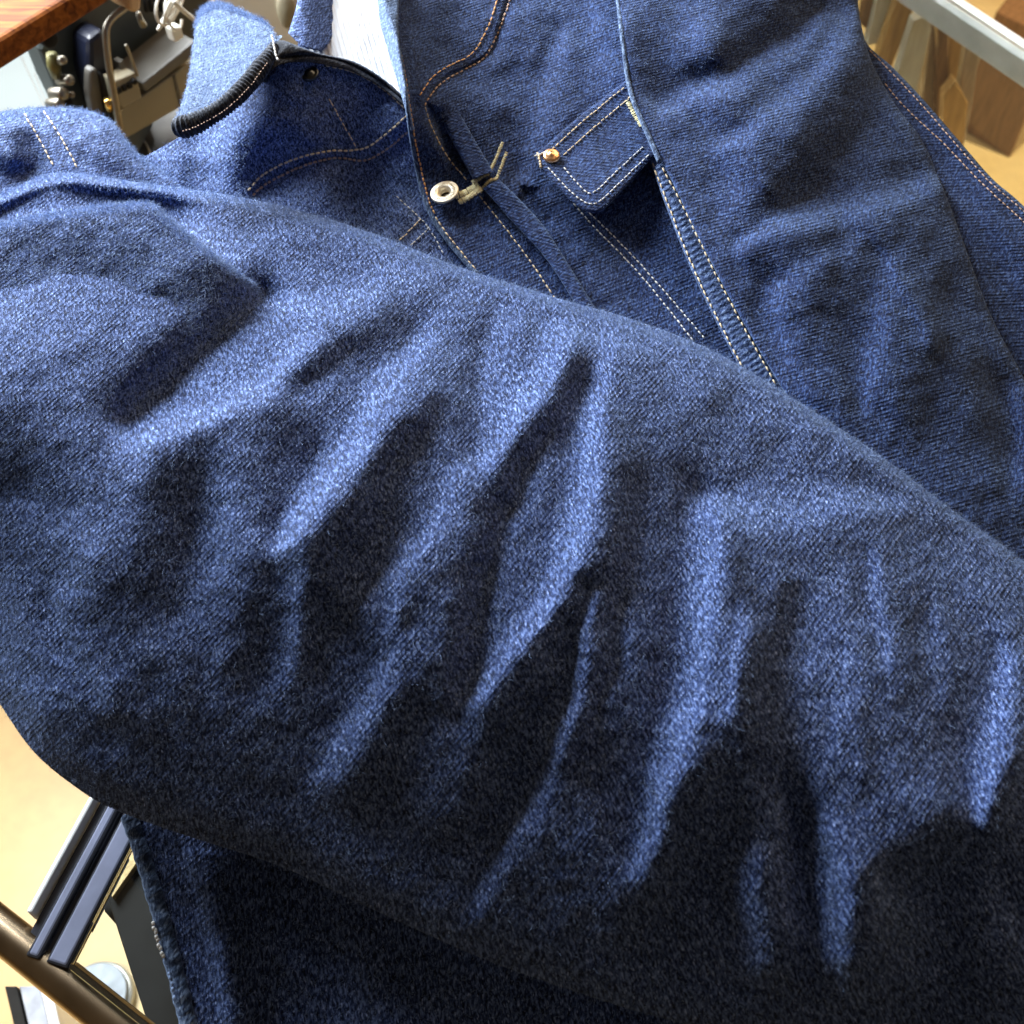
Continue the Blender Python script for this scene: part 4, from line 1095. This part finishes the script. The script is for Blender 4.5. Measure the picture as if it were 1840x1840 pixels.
for q in (wpl[0] * .85 + wpl[3] * .15, wpl[0] * .15 + wpl[3] * .85):
    q = q + (wpl.mean(0) - q) * 0.06
    tube('post', np.array([[q[0], q[1], z] for z in (0.845, 0.4, 0.0)]), 0.011, M_WOOD, WR, ks=12)

# ------------------------------------------------------------------ behind, upper right: upright slats
rs_ = empty('wooden_stand', (0, 0, 0)); tag(rs_, 'stand of upright wooden and painted slats beyond the right shoulder', 'stand')
NS = np.array([0.1, -0.99, 0]); NS /= np.linalg.norm(NS)
OS = at_z([(1660, 300)], 0.30)[0]
M_PALEW = plain('pale_limed_wood', (0.50, 0.47, 0.38), 0.16, var=0.12, scale=20, stretch=(8, 8, 1))
M_TAN = plain('tan_wood', (0.42, 0.24, 0.08), 0.16, var=0.25, scale=20, stretch=(8, 8, 1))
M_BRN = plain('brown_wood', (0.17, 0.085, 0.035), 0.16, var=0.3, scale=20, stretch=(8, 8, 1))
M_TAUPE = plain('taupe_wood', (0.30, 0.22, 0.14), 0.16, var=0.2, scale=20, stretch=(8, 8, 1))
slats = [
    ([(1566, -60), (1584, -60), (1556, 60), (1545, 50)], M_BRN, 0.00), ([(1590, -60), (1620, -60), (1590, 80), (1555, 90)], M_PALEW, 0.01),
    ([(1632, -60), (1664, -40), (1600, 130), (1575, 110)], M_TAN, 0.03), ([(1640, 44), (1664, 34), (1672, 60), (1640, 190), (1600, 170)], M_PALEW, 0.06),
    ([(1672, 50), (1690, 40), (1690, 200), (1650, 230)], M_TAUPE, 0.03), ([(1684, -60), (1700, -60), (1704, 220), (1682, 230)], M_BRN, 0.05),
    ([(1704, 60), (1752, 80), (1722, 250), (1700, 240)], M_TAN, 0.02), ([(1736, 80), (1760, 90), (1744, 200), (1730, 270), (1712, 300), (1718, 200)], M_TAUPE, 0.055),
    ([(1694, 176), (1716, 150), (1738, 190), (1726, 300), (1690, 280)], M_TAN, 0.075),
]
for pts, mat, off in slats:
    slab('slat', at_plane(pts, OS + NS * off, NS), -NS * 0.018, mat, rs_, 0.0015)
lowz = at_plane([(1690, 260)], OS, NS)[0][2]
bs = at_plane([(1500, 330), (1640, 330)], OS, NS)
for f in (0.1, 0.9):
    q = bs[0] * (1 - f) + bs[1] * f
    tube('leg', np.array([[q[0], q[1], z] for z in (max(q[2], .05) + 0.12, 0.02, 0.0)]), 0.01, M_BRN, rs_, ks=10)

# brown cabinet in the far right corner and a pale mat on the floor
cz = at_z([(1790, 20), (1900, 75), (2050, -60), (1900, -120)], 0.25)
o = slab('brown_bench', cz, (0, 0, -0.249), M_BRN, None, 0.003)
tag(o, 'dark brown wooden bench in the far upper right corner', 'bench')
mt = at_z([(1792, 186), (1900, 188), (1900, 120), (1800, 130)], 0.012)
o = slab('floor_mat', mt, (0, 0, -0.011), plain('pale_mat', (0.62, 0.56, 0.40), 0.6, var=0.08), None, 0.002)
tag(o, 'pale mat on the floor at the right edge', 'mat')
